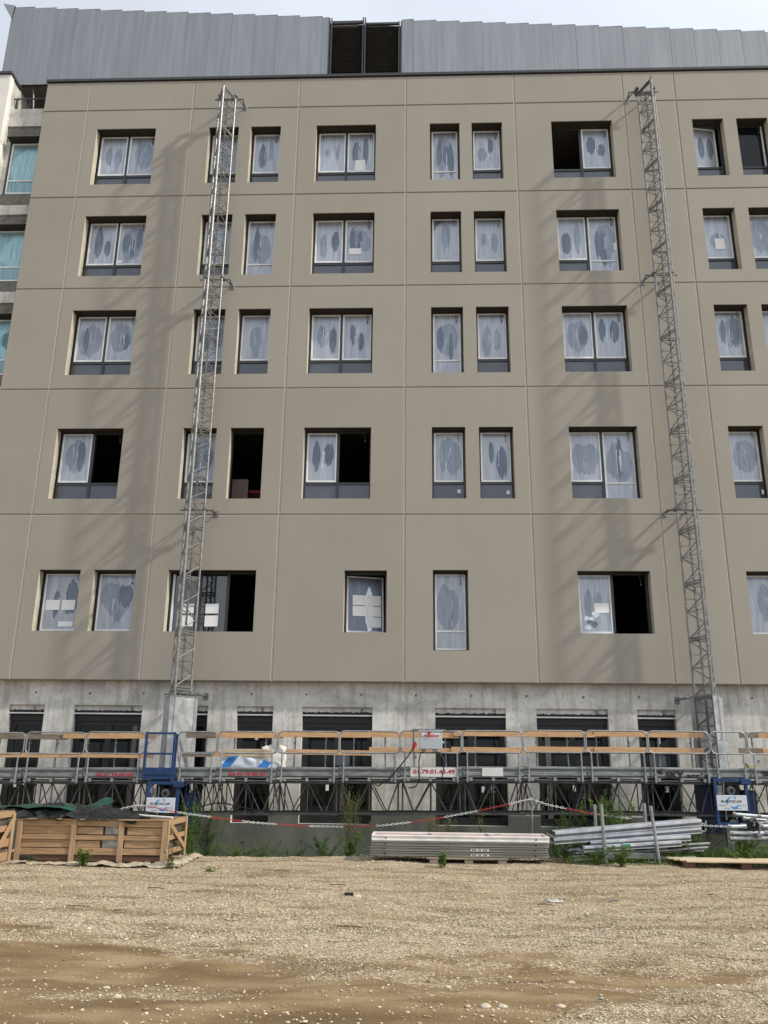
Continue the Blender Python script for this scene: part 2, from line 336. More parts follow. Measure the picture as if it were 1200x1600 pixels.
# blotchy threshold: single small stones sit in the earth
thr = noi(22, 4); ma = N.new('ShaderNodeMath'); ma.operation = 'ADD'; L.new(A.outputs['Fac'], ma.inputs[0]); L.new(thr.outputs['Fac'], ma.inputs[1])
mr = N.new('ShaderNodeMapRange'); mr.inputs[1].default_value = .72; mr.inputs[2].default_value = 1.0; L.new(ma.outputs[0], mr.inputs[0])
L.new(mixc(mr.outputs[0], earth, grav), p.inputs['Base Color']); p.inputs['Roughness'].default_value = .92; p.inputs['Specular IOR Level'].default_value = .2
hm = N.new('ShaderNodeMath'); hm.operation = 'MULTIPLY'; inv = N.new('ShaderNodeMath'); inv.operation = 'SUBTRACT'; inv.inputs[0].default_value = 1; L.new(v1.outputs['Distance'], inv.inputs[1]); L.new(inv.outputs[0], hm.inputs[0]); L.new(mr.outputs[0], hm.inputs[1])
hm2 = N.new('ShaderNodeMath'); hm2.operation = 'MULTIPLY_ADD'; L.new(ef.outputs['Fac'], hm2.inputs[0]); hm2.inputs[1].default_value = .35; L.new(hm.outputs[0], hm2.inputs[2])
bp = N.new('ShaderNodeBump'); bp.inputs['Strength'].default_value = .8; bp.inputs['Distance'].default_value = .015; L.new(hm2.outputs[0], bp.inputs['Height']); L.new(bp.outputs[0], p.inputs['Normal'])
gme.materials.append(m); go = bpy.data.objects.new('ground', gme); COL.objects.link(go); go['kind'] = 'structure'

# loose stones as real geometry
ico_v = []; ph = (1+5**.5)/2
for a, b in ((-1, ph), (1, ph), (-1, -ph), (1, -ph)): ico_v.append((a, b, 0))
for a, b in ((-1, ph), (1, ph), (-1, -ph), (1, -ph)): ico_v.append((0, a, b))
for a, b in ((-1, ph), (1, ph), (-1, -ph), (1, -ph)): ico_v.append((b, 0, a))
ico_v = np.array([(x, y, z) for x, y, z in ico_v])/math.sqrt(1+ph*ph)
ico_f = []
for i in range(12):
    for j in range(i+1, 12):
        for k in range(j+1, 12):
            if all(abs(np.linalg.norm(ico_v[a]-ico_v[b])-1.0515) < .02 for a, b in ((i, j), (j, k), (i, k))):
                n_ = np.cross(ico_v[j]-ico_v[i], ico_v[k]-ico_v[i]); ico_f.append((i, j, k) if n_ @ ico_v[i] > 0 else (i, k, j))
ico_f = np.array(ico_f)
rng = np.random.default_rng(11)
def stones(n, ylo, yhi, smin, smax, xr, pw=2.5, bare=.12):
    out = []
    while len(out) < n:
        y = ylo+(yhi-ylo)*rng.random()**1.35; hw = xr*(y*.55+.8); x = (rng.random()*2-1)*hw-.2
        g = gravel_amt(x, y); dens = .5+.9*noise.noise((x*.8, y*1.7, 20.))
        if rng.random() > bare+(1-bare)*g*dens*1.3: continue
        s = smin+(smax-smin)*rng.random()**pw
        out.append((x, y, ground_z(x, y, False), s))
    return out
ST = stones(34000, 5.0, 11, .0035, .0125, 1.0, 3.4, .07)+stones(36000, 8.5, 16, .005, .0145, 1.0, 2.4, .1)+stones(1500, 5.2, 15.5, .008, .024, 1.0, 3, .06)+[(xx, yy, ground_z(xx, yy, False), .006+.009*rng.random()) for xx, yy in ((cx_+.55*rng.normal(), cy_+.16*rng.normal()) for cx_, cy_ in ((-2.1, 6.7), (-.6, 7.35), (1.0, 6.2), (-1.2, 6.15)) for _ in range(70))]
ST += [(x, 15.2+.9*rng.random()+0*x, ground_z(x, 15.8, False)+.0, .008+.022*rng.random()**2) for x in (rng.random(1500)*16-8)]
vs = []; fs = []; cs = []
for i, (x, y, z, s) in enumerate(ST):
    sc = s*np.array([1+.5*rng.random(), .8+.4*rng.random(), .35+.3*rng.random()]); a = rng.random()*6.28; ca, sa = math.cos(a), math.sin(a)
    v = ico_v*(1+.22*(rng.random((12, 1))-.5))*sc; w_ = np.stack([v[:, 0]*ca-v[:, 1]*sa+x, v[:, 0]*sa+v[:, 1]*ca+y, v[:, 2]+z+s*.22], 1)
    vs.append(w_); fs.append(ico_f+12*i)
    c = rng.random(); base = np.array([.58, .50, .375]) if c > .62 else np.array([.42, .345, .24]) if c > .22 else np.array([.27, .205, .13]) if c > .05 else np.array([.34, .33, .30])
    cs.append(np.repeat((base*(.85+.3*rng.random()))[None], 12, 0))
vs = np.concatenate(vs); fs = np.concatenate(fs); cs = np.concatenate(cs)
sme = bpy.data.meshes.new('gravel'); sme.from_pydata(vs.tolist(), [], fs.tolist())
ca = sme.color_attributes.new('stone', 'FLOAT_COLOR', 'POINT'); ca.data.foreach_set('color', np.concatenate([cs, np.ones((len(cs), 1))], 1).ravel())
m, t, p = newmat('loose stone'); av = t.nodes.new('ShaderNodeAttribute'); av.attribute_name = 'stone'; t.links.new(av.outputs['Color'], p.inputs['Base Color']); p.inputs['Roughness'].default_value = .9
M_STONE = m; sme.materials.append(m); sme.polygons.foreach_set('use_smooth', [True]*len(fs))
sobj = bpy.data.objects.new('gravel', sme); COL.objects.link(sobj); props(sobj, 'loose pale gravel and pebbles scattered over the bare ground', 'gravel', kind='stuff')

# ================================================================== BUILDING
B = thing('building', (0, 19.5, -.6), 'tall beige panelled building under construction with film-covered windows and raw concrete base', 'building')
YF = 19.5; YB = 19.75; YW = 19.80
LV = [3.345, 7.385, 10.785, 13.757, 16.67, 19.63, 20.66]
JX = [-10.80, -9.49, -6.41, -3.32, -.24, 2.85, 5.94, 7.40, 10.49, 13.58, 16.6]
A_ = (-9.14, -7.42); b_ = (-5.88, -5.02); c_ = (-4.67, -3.81); d_ = (-2.79, -1.09); e_ = (.44, 1.28); f_ = (1.62, 2.48); g_ = (3.86, 5.56); h_ = (7.79, 8.65); i_ = (9.01, 9.87); k_ = (10.9, 12.6)
RZ = {1: (17.085, 18.978), 2: (14.142, 16.047), 3: (11.194, 13.096), 4: (7.799, 9.688), 5: (4.501, 5.989)}
WIN = []   # x0,x1,z0,z1, spec
def addw(row, c, spec): z0, z1 = RZ[row]; WIN.append((c[0], c[1], z0, z1, spec))
# leaf spec: F film, O open hole, G clear glass, A ajar leaf, L film down to the sill; then blob style seed
addw(1, A_, dict(l='FF', s=1)); addw(1, b_, dict(l='F', s=2)); addw(1, c_, dict(l='F', s=3)); addw(1, d_, dict(l='FF', s=4, pap=[(-1.66, 17.42, .29, .36)], calm=1)); addw(1, e_, dict(l='L', s=5)); addw(1, f_, dict(l='F', s=6)); addw(1, g_, dict(l='OF', s=7)); addw(1, h_, dict(l='A', s=8)); addw(1, i_, dict(l='G', s=9)); addw(1, k_, dict(l='FF', s=10))
addw(2, A_, dict(l='FF', s=11, pap=[(-8.22, 14.53, .26, .1)])); addw(2, b_, dict(l='F', s=12)); addw(2, c_, dict(l='L', s=13)); addw(2, d_, dict(l='FF', s=14, pap=[(-1.77, 14.72, .34, .2)])); addw(2, e_, dict(l='F', s=15, torn=1)); addw(2, f_, dict(l='F', s=16)); addw(2, g_, dict(l='FL', s=17, pap=[(5.33, 14.75, .1, .25)])); addw(2, h_, dict(l='F', s=18, pap=[(8.02, 14.75, .26, .34)])); addw(2, i_, dict(l='F', s=19)); addw(2, k_, dict(l='FF', s=20))
addw(3, A_, dict(l='FF', s=21, mull=1)); addw(3, b_, dict(l='F', s=22)); addw(3, c_, dict(l='F', s=23)); addw(3, d_, dict(l='FF', s=24, mull=1)); addw(3, e_, dict(l='L', s=25)); addw(3, f_, dict(l='F', s=26)); addw(3, g_, dict(l='FF', s=27)); addw(3, h_, dict(l='F', s=28)); addw(3, i_, dict(l='F', s=29)); addw(3, k_, dict(l='FF', s=30))
addw(4, A_, dict(l='FO', s=31)); addw(4, b_, dict(l='F', s=32)); addw(4, c_, dict(l='H', s=33)); addw(4, d_, dict(l='FO', s=34)); addw(4, e_, dict(l='F', s=35, pap=[(1.06, 7.93, .08, .1)], big=1)); addw(4, f_, dict(l='F', s=36, pap=[(2.26, 7.9, .08, .1)])); addw(4, g_, dict(l='FL', s=37, pale=1, big=1)); addw(4, h_, dict(l='F', s=38, pap=[(8.42, 7.9, .1, .12)], big=1)); addw(4, i_, dict(l='F', s=39)); addw(4, k_, dict(l='FF', s=40))
addw(5, (-9.12, -8.1), dict(l='F', s=41, nt=1, pap=[(-8.86, 5.0, .35, .25), (-8.47, 5.0, .33, .25), (-8.5, 4.6, .36, .13)])); addw(5, (-7.77, -6.74), dict(l='F', s=42, nt=1, big=1)); addw(5, (-5.95, -3.81), dict(l='GGO', s=43, nt=1, pap=[(-4.98, 4.62, .33, .27), (-4.98, 4.93, .33, .24), (-5.55, 4.62, .3, .27), (-5.55, 4.93, .3, .24)])); addw(5, (-1.68, -.66), dict(l='T', s=44, nt=1)); WIN.append((.44, 1.28, 4.09, 6.004, dict(l='L', s=45, big=1)))
addw(5, (3.87, 5.58), dict(l='FO', s=46, nt=1, crush=1, pap=[(4.22, 4.98, .34, .24)])); addw(5, (7.82, 8.84), dict(l='F', s=47, nt=1)); addw(5, (9.3, 10.3), dict(l='F', s=48, nt=1))

def panel(x0, x1, z0, z1, holes, y0, y1, ch=.014):
    """precast panel with chamfered edges and window openings (front y0, back y1)"""
    mb = MB(); X = sorted({x0+ch, x1-ch} | {q for h in holes for q in (h[0], h[1])}); Z = sorted({z0+ch, z1-ch} | {q for h in holes for q in (h[2], h[3])})
    for i in range(len(X)-1):
        for j in range(len(Z)-1):
            cx, cz = (X[i]+X[i+1])/2, (Z[j]+Z[j+1])/2
            if any(h[0] < cx < h[1] and h[2] < cz < h[3] for h in holes): continue
            mb.face([(X[i], y0, Z[j]), (X[i+1], y0, Z[j]), (X[i+1], y0, Z[j+1]), (X[i], y0, Z[j+1])])
    a, b_2, c2, d2 = (x0, x1, z0, z1); q = [(x0+ch, z0+ch), (x1-ch, z0+ch), (x1-ch, z1-ch), (x0+ch, z1-ch)]; o = [(x0, z0), (x1, z0), (x1, z1), (x0, z1)]
    for k in range(4):
        n = (k+1) % 4
        mb.face([(o[k][0], y0+ch, o[k][1]), (o[n][0], y0+ch, o[n][1]), (q[n][0], y0, q[n][1]), (q[k][0], y0, q[k][1])])
        mb.face([(o[k][0], y1, o[k][1]), (o[n][0], y1, o[n][1]), (o[n][0], y0+ch, o[n][1]), (o[k][0], y0+ch, o[k][1])])
    for h in holes:
        hx0, hx1, hz0, hz1 = h; r = [(hx0, hz0), (hx1, hz0), (hx1, hz1), (hx0, hz1)]
        for k in range(4):
            n = (k+1) % 4; mb.face([(r[k][0], y0, r[k][1]), (r[n][0], y0, r[n][1]), (r[n][0], y1+.06, r[n][1]), (r[k][0], y1+.06, r[k][1])], 1 if k in (1, 3) else 0)
    return mb
G2 = .013
for i in range(len(JX)-1):
    for j in range(len(LV)-1):
        x0, x1, z0, z1 = JX[i]+G2, JX[i+1]-G2, LV[j]+G2, LV[j+1]-G2
        if i == 0: x0 = JX[0]
        hs = [(w[0], w[1], w[2], w[3]) for w in WIN if x0 < w[0] < x1 and z0 < w[2] < z1]
        obj('facade_panel', panel(x0, x1, z0, z1, hs, YF, YF+.24), [M_FAC, M_REV], B)
mb = MB()   # backing behind joints, cut round the windows
def strips(mb, x0, x1, z0, z1, holes, y0, y1, mi=0):
    X = sorted({x0, x1} | {q for h in holes for q in (h[0], h[1]) if x0 < q < x1}); Z = sorted({z0, z1} | {q for h in holes for q in (h[2], h[3]) if z0 < q < z1})
    for i in range(len(X)-1):
        for j in range(len(Z)-1):
            cx, cz = (X[i]+X[i+1])/2, (Z[j]+Z[j+1])/2
            if any(h[0] < cx < h[1] and h[2] < cz < h[3] for h in holes): continue
            mb.box(X[i], X[i+1], y0, y1, Z[j], Z[j+1], mi)
for x in JX[1:-1]: mb.box(x-.014, x+.014, YF+.022, YF+.2, LV[0]+.01, LV[-1])
for z in LV[1:-1]: mb.box(JX[0]+.01, JX[-1], YF+.03, YF+.2, z-.014, z+.014)
obj('joint_sealant', mb, M_JOINT, B)
hw = [(w[0], w[1], w[2], w[3]) for w in WIN]
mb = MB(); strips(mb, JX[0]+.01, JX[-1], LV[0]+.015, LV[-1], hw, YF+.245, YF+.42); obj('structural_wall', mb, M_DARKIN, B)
mb = MB(); mb.box(JX[0]-.03, JX[-1], YF-.045, YF+.45, 20.665, 20.755, bev=.006); obj('parapet_cap', mb, M_CAP, B)
# raw concrete base storey
BW = [(-9.53, -8.68), (-7.98, -6.36), (-5.66, -4.81), (-4.13, -3.28), (-2.6, -.97), (.48, 2.1), (2.8, 4.43), (5.09, 5.96), (8.1, 9.7), (11.2, 12.8)]
bh = [(a, b, .25, 2.80) for a, b in BW]
mb = MB(); CJ = [-10.75, -8.3, -6.0, -4.4, -2.9, -.45, 1.0, 2.45, 4.75, 7.0, 9.9, 13, 16.55]
mb2 = panel(-10.75, 16.55, -1.3, LV[0]+.2, bh, YB, YB+.2, .005)
for i in range(1, len(CJ)-1):   # faint fins left by the shutter joints
    zt = random.choice((3.3, 3.3, 2.9)); 
    if not any(a-.03 < CJ[i] < b+.03 for a, b in BW): mb2.box(CJ[i]-.004, CJ[i]+.004, YB-.004, YB+.01, .5, zt)
mb2.box(-10.7, 16.5, YB-.003, YB+.01, 2.47, 2.478) if False else None
base = obj('concrete_base_wall', mb2, [M_CON, M_CON], B)
mb = MB()
for x in np.arange(-10.2, 10.5, 1.28):
    for z in (3.08, 1.7, -.12):
        if not any(a-.1 < x < b+.1 for a, b in BW) or z > 2.9 or z < .2:
            q = MB(); yq = YB-.026 if z < .3 else YB-.004; q.bar((x+random.uniform(-.03, .03), yq, z+random.uniform(-.04, .04)), (x, YB+.02, z), .028 if z > .3 else .022, 10)
            obj('tie_hole', q, M_BLOCK if z > .3 else M_HOLE, B)
mb = MB(); hcut = [(a, b, .2, .5) for a, b in BW]; strips(mb, -10.74, 16.5, -1.25, .47, [(a, b, .25, 3) for a, b in BW], YB-.018, YB-.004); obj('foundation_coating', mb, M_COAT, B)
mb = MB()
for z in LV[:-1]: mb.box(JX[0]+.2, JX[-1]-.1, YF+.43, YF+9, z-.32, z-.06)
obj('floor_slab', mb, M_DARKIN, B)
mb = MB(); mb.box(JX[0]+.02, JX[-1], YF+9, YF+9.2, -1.2, 21.9); obj('back_wall', mb, M_DARKIN, B)
for x in (JX[0]+.012, JX[-1]-.15):
    mb = MB(); mb.box(x, x+.14, YF+.425, YF+9, -1.2, 20.66); obj('side_wall', mb, M_CON, B)
mb = MB()
for x in (-6.6, -3.2, -.1, 3.0, 6.6, 9.5): mb.box(x, x+.12, YF+.44, YF+8.9, .0, 20.6)
obj('partition_wall', mb, M_DARKIN, B)
mb = MB(); mb.box(JX[0]+.16, JX[-1]-.16, YF+.44, YF+9, -.2, .0); obj('ground_slab', mb, M_DARKIN, B)

# ---- windows
def blob(cx, cz, rx, rz, seed, jag=.18, n=30):
    """ragged patch of film stuck to the glass: smooth sides, dripping foot, sometimes a pointed crown"""
    m_ = max(12, n//2); top, bot = [], []; sk = .35*noise.noise((seed*1.9, 3.3, 1.1)); drip = .5+1.2*abs(noise.noise((seed*2.7, .4, 8.)))
    for k in range(m_+1):
        u = -1+2*k/m_; hgt = math.sqrt(max(0, 1-u*u*.97)); x = cx+rx*u
        tp = hgt*(1+jag*1.6*noise.noise((u*1.6+seed*3.1, seed, 2.))+jag*.8*noise.noise((u*5, seed*2, 6.)))
        bt = hgt*(1+jag*1.9*noise.noise((u*1.8+seed*1.7, 5., seed))+jag*2.2*drip*noise.noise((u*6.5, seed*3, 1.)))
        w = .07*noise.noise((seed, u*3, 9.))
        top.append((x+rx*w+sk*rx*tp*.4, cz+rz*tp)); bot.append((x-rx*w-sk*rx*bt*.3, cz-rz*bt))
    return top+bot[::-1]
def clip(pts, x0, x1, z0, z1): return [(min(max(x, x0), x1), min(max(z, z0), z1)) for x, z in pts]
def window(x0, x1, z0, z1, sp, Y=YW, mats=None, holeT=0):
    rs = random.Random(sp['s']*13+5); n = len(sp['l'])
    mats = mats or [M_FILM, M_FILM2, M_FILM3, M_CREASE]
    fr = MB(); ft = .045; ht = .035; tz = z0+(.0 if sp.get('nt') else .49)
    fr.box(x0, x0+ft, Y, Y+.08, z0, z1); fr.box(x1-ft, x1, Y, Y+.08, z0, z1); fr.box(x0+ft, x1-ft, Y, Y+.08, z1-ht, z1); fr.box(x0+ft, x1-ft, Y, Y+.08, z0, z0+.04)
    W_ = (x1-x0-2*ft)/n; xe = [x0+ft+W_*k for k in range(n+1)]
    fullT = (n == 1 and sp['l'] in 'LH')
    if not sp.get('nt') and sp['l'] != 'H':
        for k in range(n):
            if sp['l'][k] != 'L': fr.box(xe[k], xe[k+1], Y+.004, Y+.08, tz-.03, tz+.03)
    for k in range(1, n):
        if sp['l'] != 'H': fr.box(xe[k]-.035, xe[k]+.035, Y-.004, Y+.08, z0+.04, z1-ht)
    if sp['l'] == 'H': fr = MB(); fr.box(x0, x0+.02, Y, Y+.08, z0, z1); fr.box(x1-.02, x1, Y, Y+.08, z0, z1); fr.box(x0+.02, x1-.02, Y, Y+.08, z1-.03, z1)
    w = obj('window', fr, M_FRAME, B)
    lf, gl, fm, pl = MB(), MB(), MB(), MB()
    for k in range(n):
        a, b = xe[k]+(.035 if k else .01), xe[k+1]-(.035 if k < n-1 else .01); ty = sp['l'][k]
        zb = (z0+.045) if (sp.get('nt') or ty == 'L') else tz+.035; zt = z1-ht-.01
        if ty != 'H' and not sp.get('nt') and ty != 'L':
            pl.face([(a-.02, Y+.03, z0+.03), (b+.02, Y+.03, z0+.03), (b+.02, Y+.03, tz-.02), (a-.02, Y+.03, tz-.02)])
        if ty in 'OH': continue
        M = None
        if ty in 'AT':     # leaf standing ajar: turned round its left edge / tilted in
            M = Matrix.Translation((a, Y, zb)) @ Matrix.Rotation(R(9 if ty == 'A' else 14), 4, 'Z') @ (Matrix.Rotation(R(-5), 4, 'X') if ty == 'T' else Matrix.Identity(4)) @ Matrix.Translation((-a, -Y, -zb))
            if ty == 'A': b -= .05
        def P(x, y, z): return tuple(M @ Vector((x, y, z))) if M else (x, y, z)
        if ty == 'G' and sp['s'] == 9:
            gl.face([P(a, Y+.04, zb), P(b, Y+.04, zb), P(b, Y+.04, zt), P(a, Y+.04, zt)]); lf.box(b-.035, b, Y-.012, Y+.02, zb, zt); continue
        if ty == 'G':
            gl.face([P(a, Y+.04, zb), P(b, Y+.04, zb), P(b, Y+.04, zt), P(a, Y+.04, zt)])
            if k == 0: lf.box(a, a+.05, Y-.012, Y+.02, zb, zt)
            continue
        t_ = .042; T4 = M
        for (q0, q1, r0, r1) in ((a, a+t_, zb, zt), (b-t_*.7, b, zb, zt), (a+t_, b-t_*.7, zb, zb+t_), (a+t_, b-t_*.7, zt-t_*.6, zt)): lf.box(q0, q1, Y-.012, Y+.02, r0, r1, 0, T4)
        if ty == 'L': lf.box(a+t_, b-t_*.7, Y-.01, Y+.02, tz-.02, tz+.02, 0, T4)
        gl.face([P(a, Y+.05, zb), P(b, Y+.05, zb), P(b, Y+.05, zt), P(a, Y+.05, zt)])
        X0, X1, Z0, Z1 = a+t_, b-t_*.7, zb+t_, zt-t_*.6
        fm.face([P(X0, Y+.012, Z0), P(X1, Y+.012, Z0), P(X1, Y+.012, Z1), P(X0, Y+.012, Z1)], 0 if not ty == 'T' else 2)
        cw, chh = X1-X0, Z1-Z0; zc = (Z0+Z1)/2+.02*chh; q = .3 if ty == 'L' else 0
        zc += q*.3; hz = chh*(.35 if ty != 'L' else .31); n_ = 0
        cl = lambda pp: [P(x, yy, z) for x, z in clip(pp, X0+.004, X1-.004, Z0+.004, Z1-.004)]
        calm = sp.get('calm') and k == 0; big = sp.get('big'); style = rs.random()
        if ty == 'T':
            yy = Y+.009; fm.face(cl(blob((X0+X1)/2+.1, Z0+.4*chh, .1, .55, sp['s'], .1)), 3)
        else:
            xm = (X0+X1)/2; sd0 = sp['s']*1.37+k*.71+3
            if (style > .55 and not calm) or big:      # wide half-stuck patch
                yy = Y+.0095; fm.face(cl(blob(xm+rs.uniform(-.1, .1)*cw, zc+rs.uniform(-.06, .03)*chh, cw*rs.uniform(.34, .5), hz*rs.uniform(.85, 1.15), sd0+9, .2, 56)), 1)
            nb = 1 if style < .15 and not calm else 3 if style > .85 else 2
            for q_ in range(nb):
                sd = {1: [0], 2: [-1, 1], 3: [-1, .1, 1]}[nb][q_]; yy = Y+.008-q_*.0008
                rx = cw*rs.uniform(.09, .20)*(.55 if calm else 1)*(1.7 if nb == 1 else 1)*(1.2 if big else 1); rz_ = hz*rs.uniform(.45, 1.05)*(.55 if calm else 1)
                fm.face(cl(blob(xm+sd*cw*rs.uniform(.15, .28), zc+rs.uniform(-.14, .12)*chh-(.12 if calm else 0), rx, rz_, sd0+sd*2.2, .2, 44)), 1 if (calm or (big and rs.random() < .6) or style < .22) else rs.choice((2, 2, 1)))
            if rs.random() < .5:      # shadow of the head put into the film colour as a strip
                yy = Y+.0103; fm.face(cl([(X0, Z1), (X0, Z1-.05)]+[(X0+(X1-X0)*q/12, Z1-.06-.05*abs(noise.noise((q*.7, sd0, 2)))) for q in range(13)]+[(X1, Z1-.05), (X1, Z1)]), 1)
            for c in range(rs.randint(2, 5)):     # creases between the patches
                xx = (X0+X1)/2+rs.uniform(-.06, .06)*cw*2; zz = zc-rs.uniform(.1, .3)*chh; l_ = rs.uniform(.15, .4)*chh; yy = Y+.0045; w2 = rs.uniform(.002, .005)
                fm.face([P(xx-w2, yy, zz), P(xx+w2, yy, zz-.01), P(xx+w2*.7+rs.uniform(-.02, .02), yy, zz+l_), P(xx-w2*.6+.005, yy, zz+l_+.02)], 3)
            if sp.get('crush'):
                for c in range(7): yy = Y+.005-.0003*c; fm.face(cl(blob(X0+rs.uniform(.1, .5)*cw, Z0+rs.uniform(.05, .32)*chh, rs.uniform(.03, .12), rs.uniform(.03, .09), c*2.1, .4, 16)), rs.choice((3, 0, 2)))
            if sp.get('torn'): yy = Y+.004; fm.face(cl([(X0, Z1), (X0, Z1-.32), (X0+.1, Z1-.16), (X0+.22, Z1-.05), (X0+.3, Z1)]), 2)
    for nm, q, mm in (('leaf_frame', lf, M_LEAF), ('glass_pane', gl, M_GLASSD if sp['s'] == 9 else M_GLASS), ('protective_film', fm, mats), ('lower_pane', pl, M_PANE)):
        if q.f: obj(nm, q, mm, w)
    if sp.get('pale'): pass
    for i2, (px, pz, pw_, phh) in enumerate(sp.get('pap', [])):
        px *= 1.0154; pz = 1.6+(pz-1.6)*1.0154
        q = MB(); q.face([(px, Y+.001, pz), (px+pw_, Y+.001, pz+.004), (px+pw_, Y+.001, pz+phh), (px, Y+.001, pz+phh-.004)]); obj('paper_notice', q, M_PAPER, w)
    if sp['l'] == 'T':
        for ix in range(2):
            for iz in range(3):
                q = MB(); xx = x0+.2+.36*ix; zz = z0+.14+.27*iz; yy = Y+.0+.09*ix-.02*(2-iz)+.0
                if (ix, iz) == (0, 0): continue
                M = Matrix.Translation((x0+.055, Y, z0+.045)) @ Matrix.Rotation(R(14), 4, 'Z') @ Matrix.Rotation(R(-5), 4, 'X')
                q.face([tuple(M @ Vector(v)) for v in ((xx-x0-.05, -.002, zz-z0), (xx-x0+.29, -.002, zz-z0), (xx-x0+.29, -.002, zz-z0+.25), (xx-x0-.05, -.002, zz-z0+.25))]); obj('paper_notice', q, M_PAPER, w)
    q = MB(); q.box(x0+.003, x1-.003, Y-.275, Y-.002, z1-.012, z1-.002); obj('soffit_shade_liner', q, M_SOFFIT, w)  # added liner, coloured dark to stand in for shade despite ground bounce
    # stay cord at the head
    if sp['l'] not in ('H',) and not sp.get('nt') or sp['s'] in (41, 42, 44, 46):
        q = MB(); xx = x1-.17; q.path([(xx, Y-.02, z1-.02), (xx-.01, Y-.03, z1-.12), (xx+.015, Y-.025, z1-.2-.1*rs.random())], .006, 5); q.box(xx-.005, xx+.02, Y-.035, Y-.015, z1-.3, z1-.24) if rs.random() > .5 else None; obj('stay_cord', q, M_FRAME, w)
    return w
for w in WIN: window(*w)

# ground floor openings: stained roller strip, dark frame, glass
for bi, (a, b) in enumerate(BW):
    z0, z1 = .25, 2.80; Y = YB+.16; fr = MB(); rs = random.Random(bi)
    fr.box(a, a+.06, Y, Y+.08, z0, z1-.25); fr.box(b-.06, b, Y, Y+.08, z0, z1-.25); fr.box(a, b, Y-.02, Y+.09, z1-.36, z1-.20); fr.box(a+.06, b-.06, Y, Y+.08, z0, z0+.07)
    n = 2 if b-a > 1.2 else 1; wd = (b-a-.12)/n
    for k in range(n):
        xa = a+.06+wd*k; xb = xa+wd
        for q0, q1, r0, r1 in ((xa, xa+.07, z0+.07, z1-.36), (xb-.07, xb, z0+.07, z1-.36), (xa+.07, xb-.07, z1-.45, z1-.36), (xa+.07, xb-.07, z0+.07, z0+.16)): fr.box(q0, q1, Y+.02, Y+.07, r0, r1)
    w = obj('ground_floor_window', fr, M_FRAMED, B)
    q = MB(); q.face([(a+.06, Y+.05, z0+.07), (b-.06, Y+.05, z0+.07), (b-.06, Y+.05, z1-.36), (a+.06, Y+.05, z1-.36)]); obj('glass_pane', q, M_GLASSD, w)
    q = MB(); q.box(a+.002, b-.002, YB+.07, YB+.1, z1-.14, z1-.001); obj('lintel_strip', q, M_CON, w)
    q = MB(); pts = [(a+.01, z1-.175)]+[(a+(b-a)*k/40, z1-.115+.03*noise.noise((k*.6, bi, 0))+.02*noise.noise((k*1.9, bi, 4))) for k in range(41)]+[(b-.01, z1-.175)]; q.poly(pts, YB+.064); obj('foam_sealant', q, M_BLACK, w)
    q = MB(); q.box(a+.003, b-.003, YB+.03, YB+.06, z1-.205, z1-.175); obj('shutter_bar', q, M_WPL, w)
    q = MB(); xx = b-.25; q.path([(xx, YB+.02, z1-.03), (xx+.03, YB+.01, z1-.09), (xx, YB+.015, z1-.14), (xx-.03, YB+.01, z1-.08), (xx, YB+.02, z1-.03)], .008, 5); obj('loose_cable', q, M_BLACK, w)
    for _ in range(rs.randint(1, 2)):
        q = MB(); xx = rs.uniform(a+.25, b-.3); zz = rs.choice((2.05, 1.0, .95)); q.face([(xx, Y+.015, zz), (xx+.07, Y+.015, zz), (xx+.07, Y+.015, zz+.13), (xx, Y+.015, zz+.13)]); obj('paper_notice', q, M_PAPER, w)
    if bi in (4, 7):
        q = MB(); xx = a+(.75 if bi == 4 else .25); q.face([(xx, Y+.012, 1.5), (xx+.36, Y+.012, 1.5), (xx+.36, Y+.012, 1.82), (xx, Y+.012, 1.82)]); obj('pale_sheet', q, M_PANE, w)

# ---- roof storey: stepped sheet cladding, louvres
YP = 20.1; mb = MB(); x = -12.62; k = 0; m1, t1, p1 = newmat('grey ribbed roof sheet')
SHEETS = []
sheetrs = random.Random(3)
while x < 16.6:
    x2 = x+.70; zt = 24.22-.069*(x+12.6); zb = 21.2 if x < -10.9 else 20.8
    a, b = x, x2
    if a < -2.62 < b: b = -2.62
    elif -2.62 <= a and b <= -.38: b = a
    elif a < -.38 < b: a = -.38
    dy0, dy1 = sheetrs.uniform(-.002, .004), sheetrs.uniform(-.004, .002)
    if b-a > .05:
        q = MB(); q.face([(a, YP+dy0, zb), (b-.018, YP+dy1, zb), (b-.018, YP+dy1, zt), (a, YP+dy0, zt)]); q.face([(b-.018, YP+dy1, zb), (b, YP-.009, zb), (b, YP-.009, zt), (b-.018, YP+dy1, zt)])
        q.face([(b, YP-.009, zb), (b+.002, YP+.02, zb), (b+.002, YP+.02, zt), (b, YP-.009, zt)]); q.face([(a, YP+dy0, zt), (b, YP-.009, zt), (b, YP+.12, zt), (a, YP+.12, zt)]); q.face([(b, YP-.009, zt-.05), (b, YP+.12, zt-.05), (b, YP+.12, zt), (b, YP-.009, zt)])
        SHEETS.append((q, k % 3))
    x = x2; k += 1
def sheet(n, c): return mat(n, c, .34, .95, var=.10, scale=1.6, stretch=(4, 3, .25), bump=.06, bscale=2)
mcs = [sheet('roof sheet', (.305, .303, .302)), sheet('roof sheet pale', (.315, .312, .311)), sheet('roof sheet dull', (.296, .294, .293))]
for q, k in SHEETS: obj('roof_sheet', q, mcs[k], B)
lo = MB(); z = 20.9
while z < 23.30: 
    lo.face([(-2.55, YP+.03, z), (-.45, YP+.03, z), (-.45, YP+.10, z+.07), (-2.55, YP+.10, z+.07)]); lo.face([(-2.55, YP+.03, z), (-.45, YP+.03, z), (-.45, YP+.035, z-.015), (-2.55, YP+.035, z-.015)]); z += .075
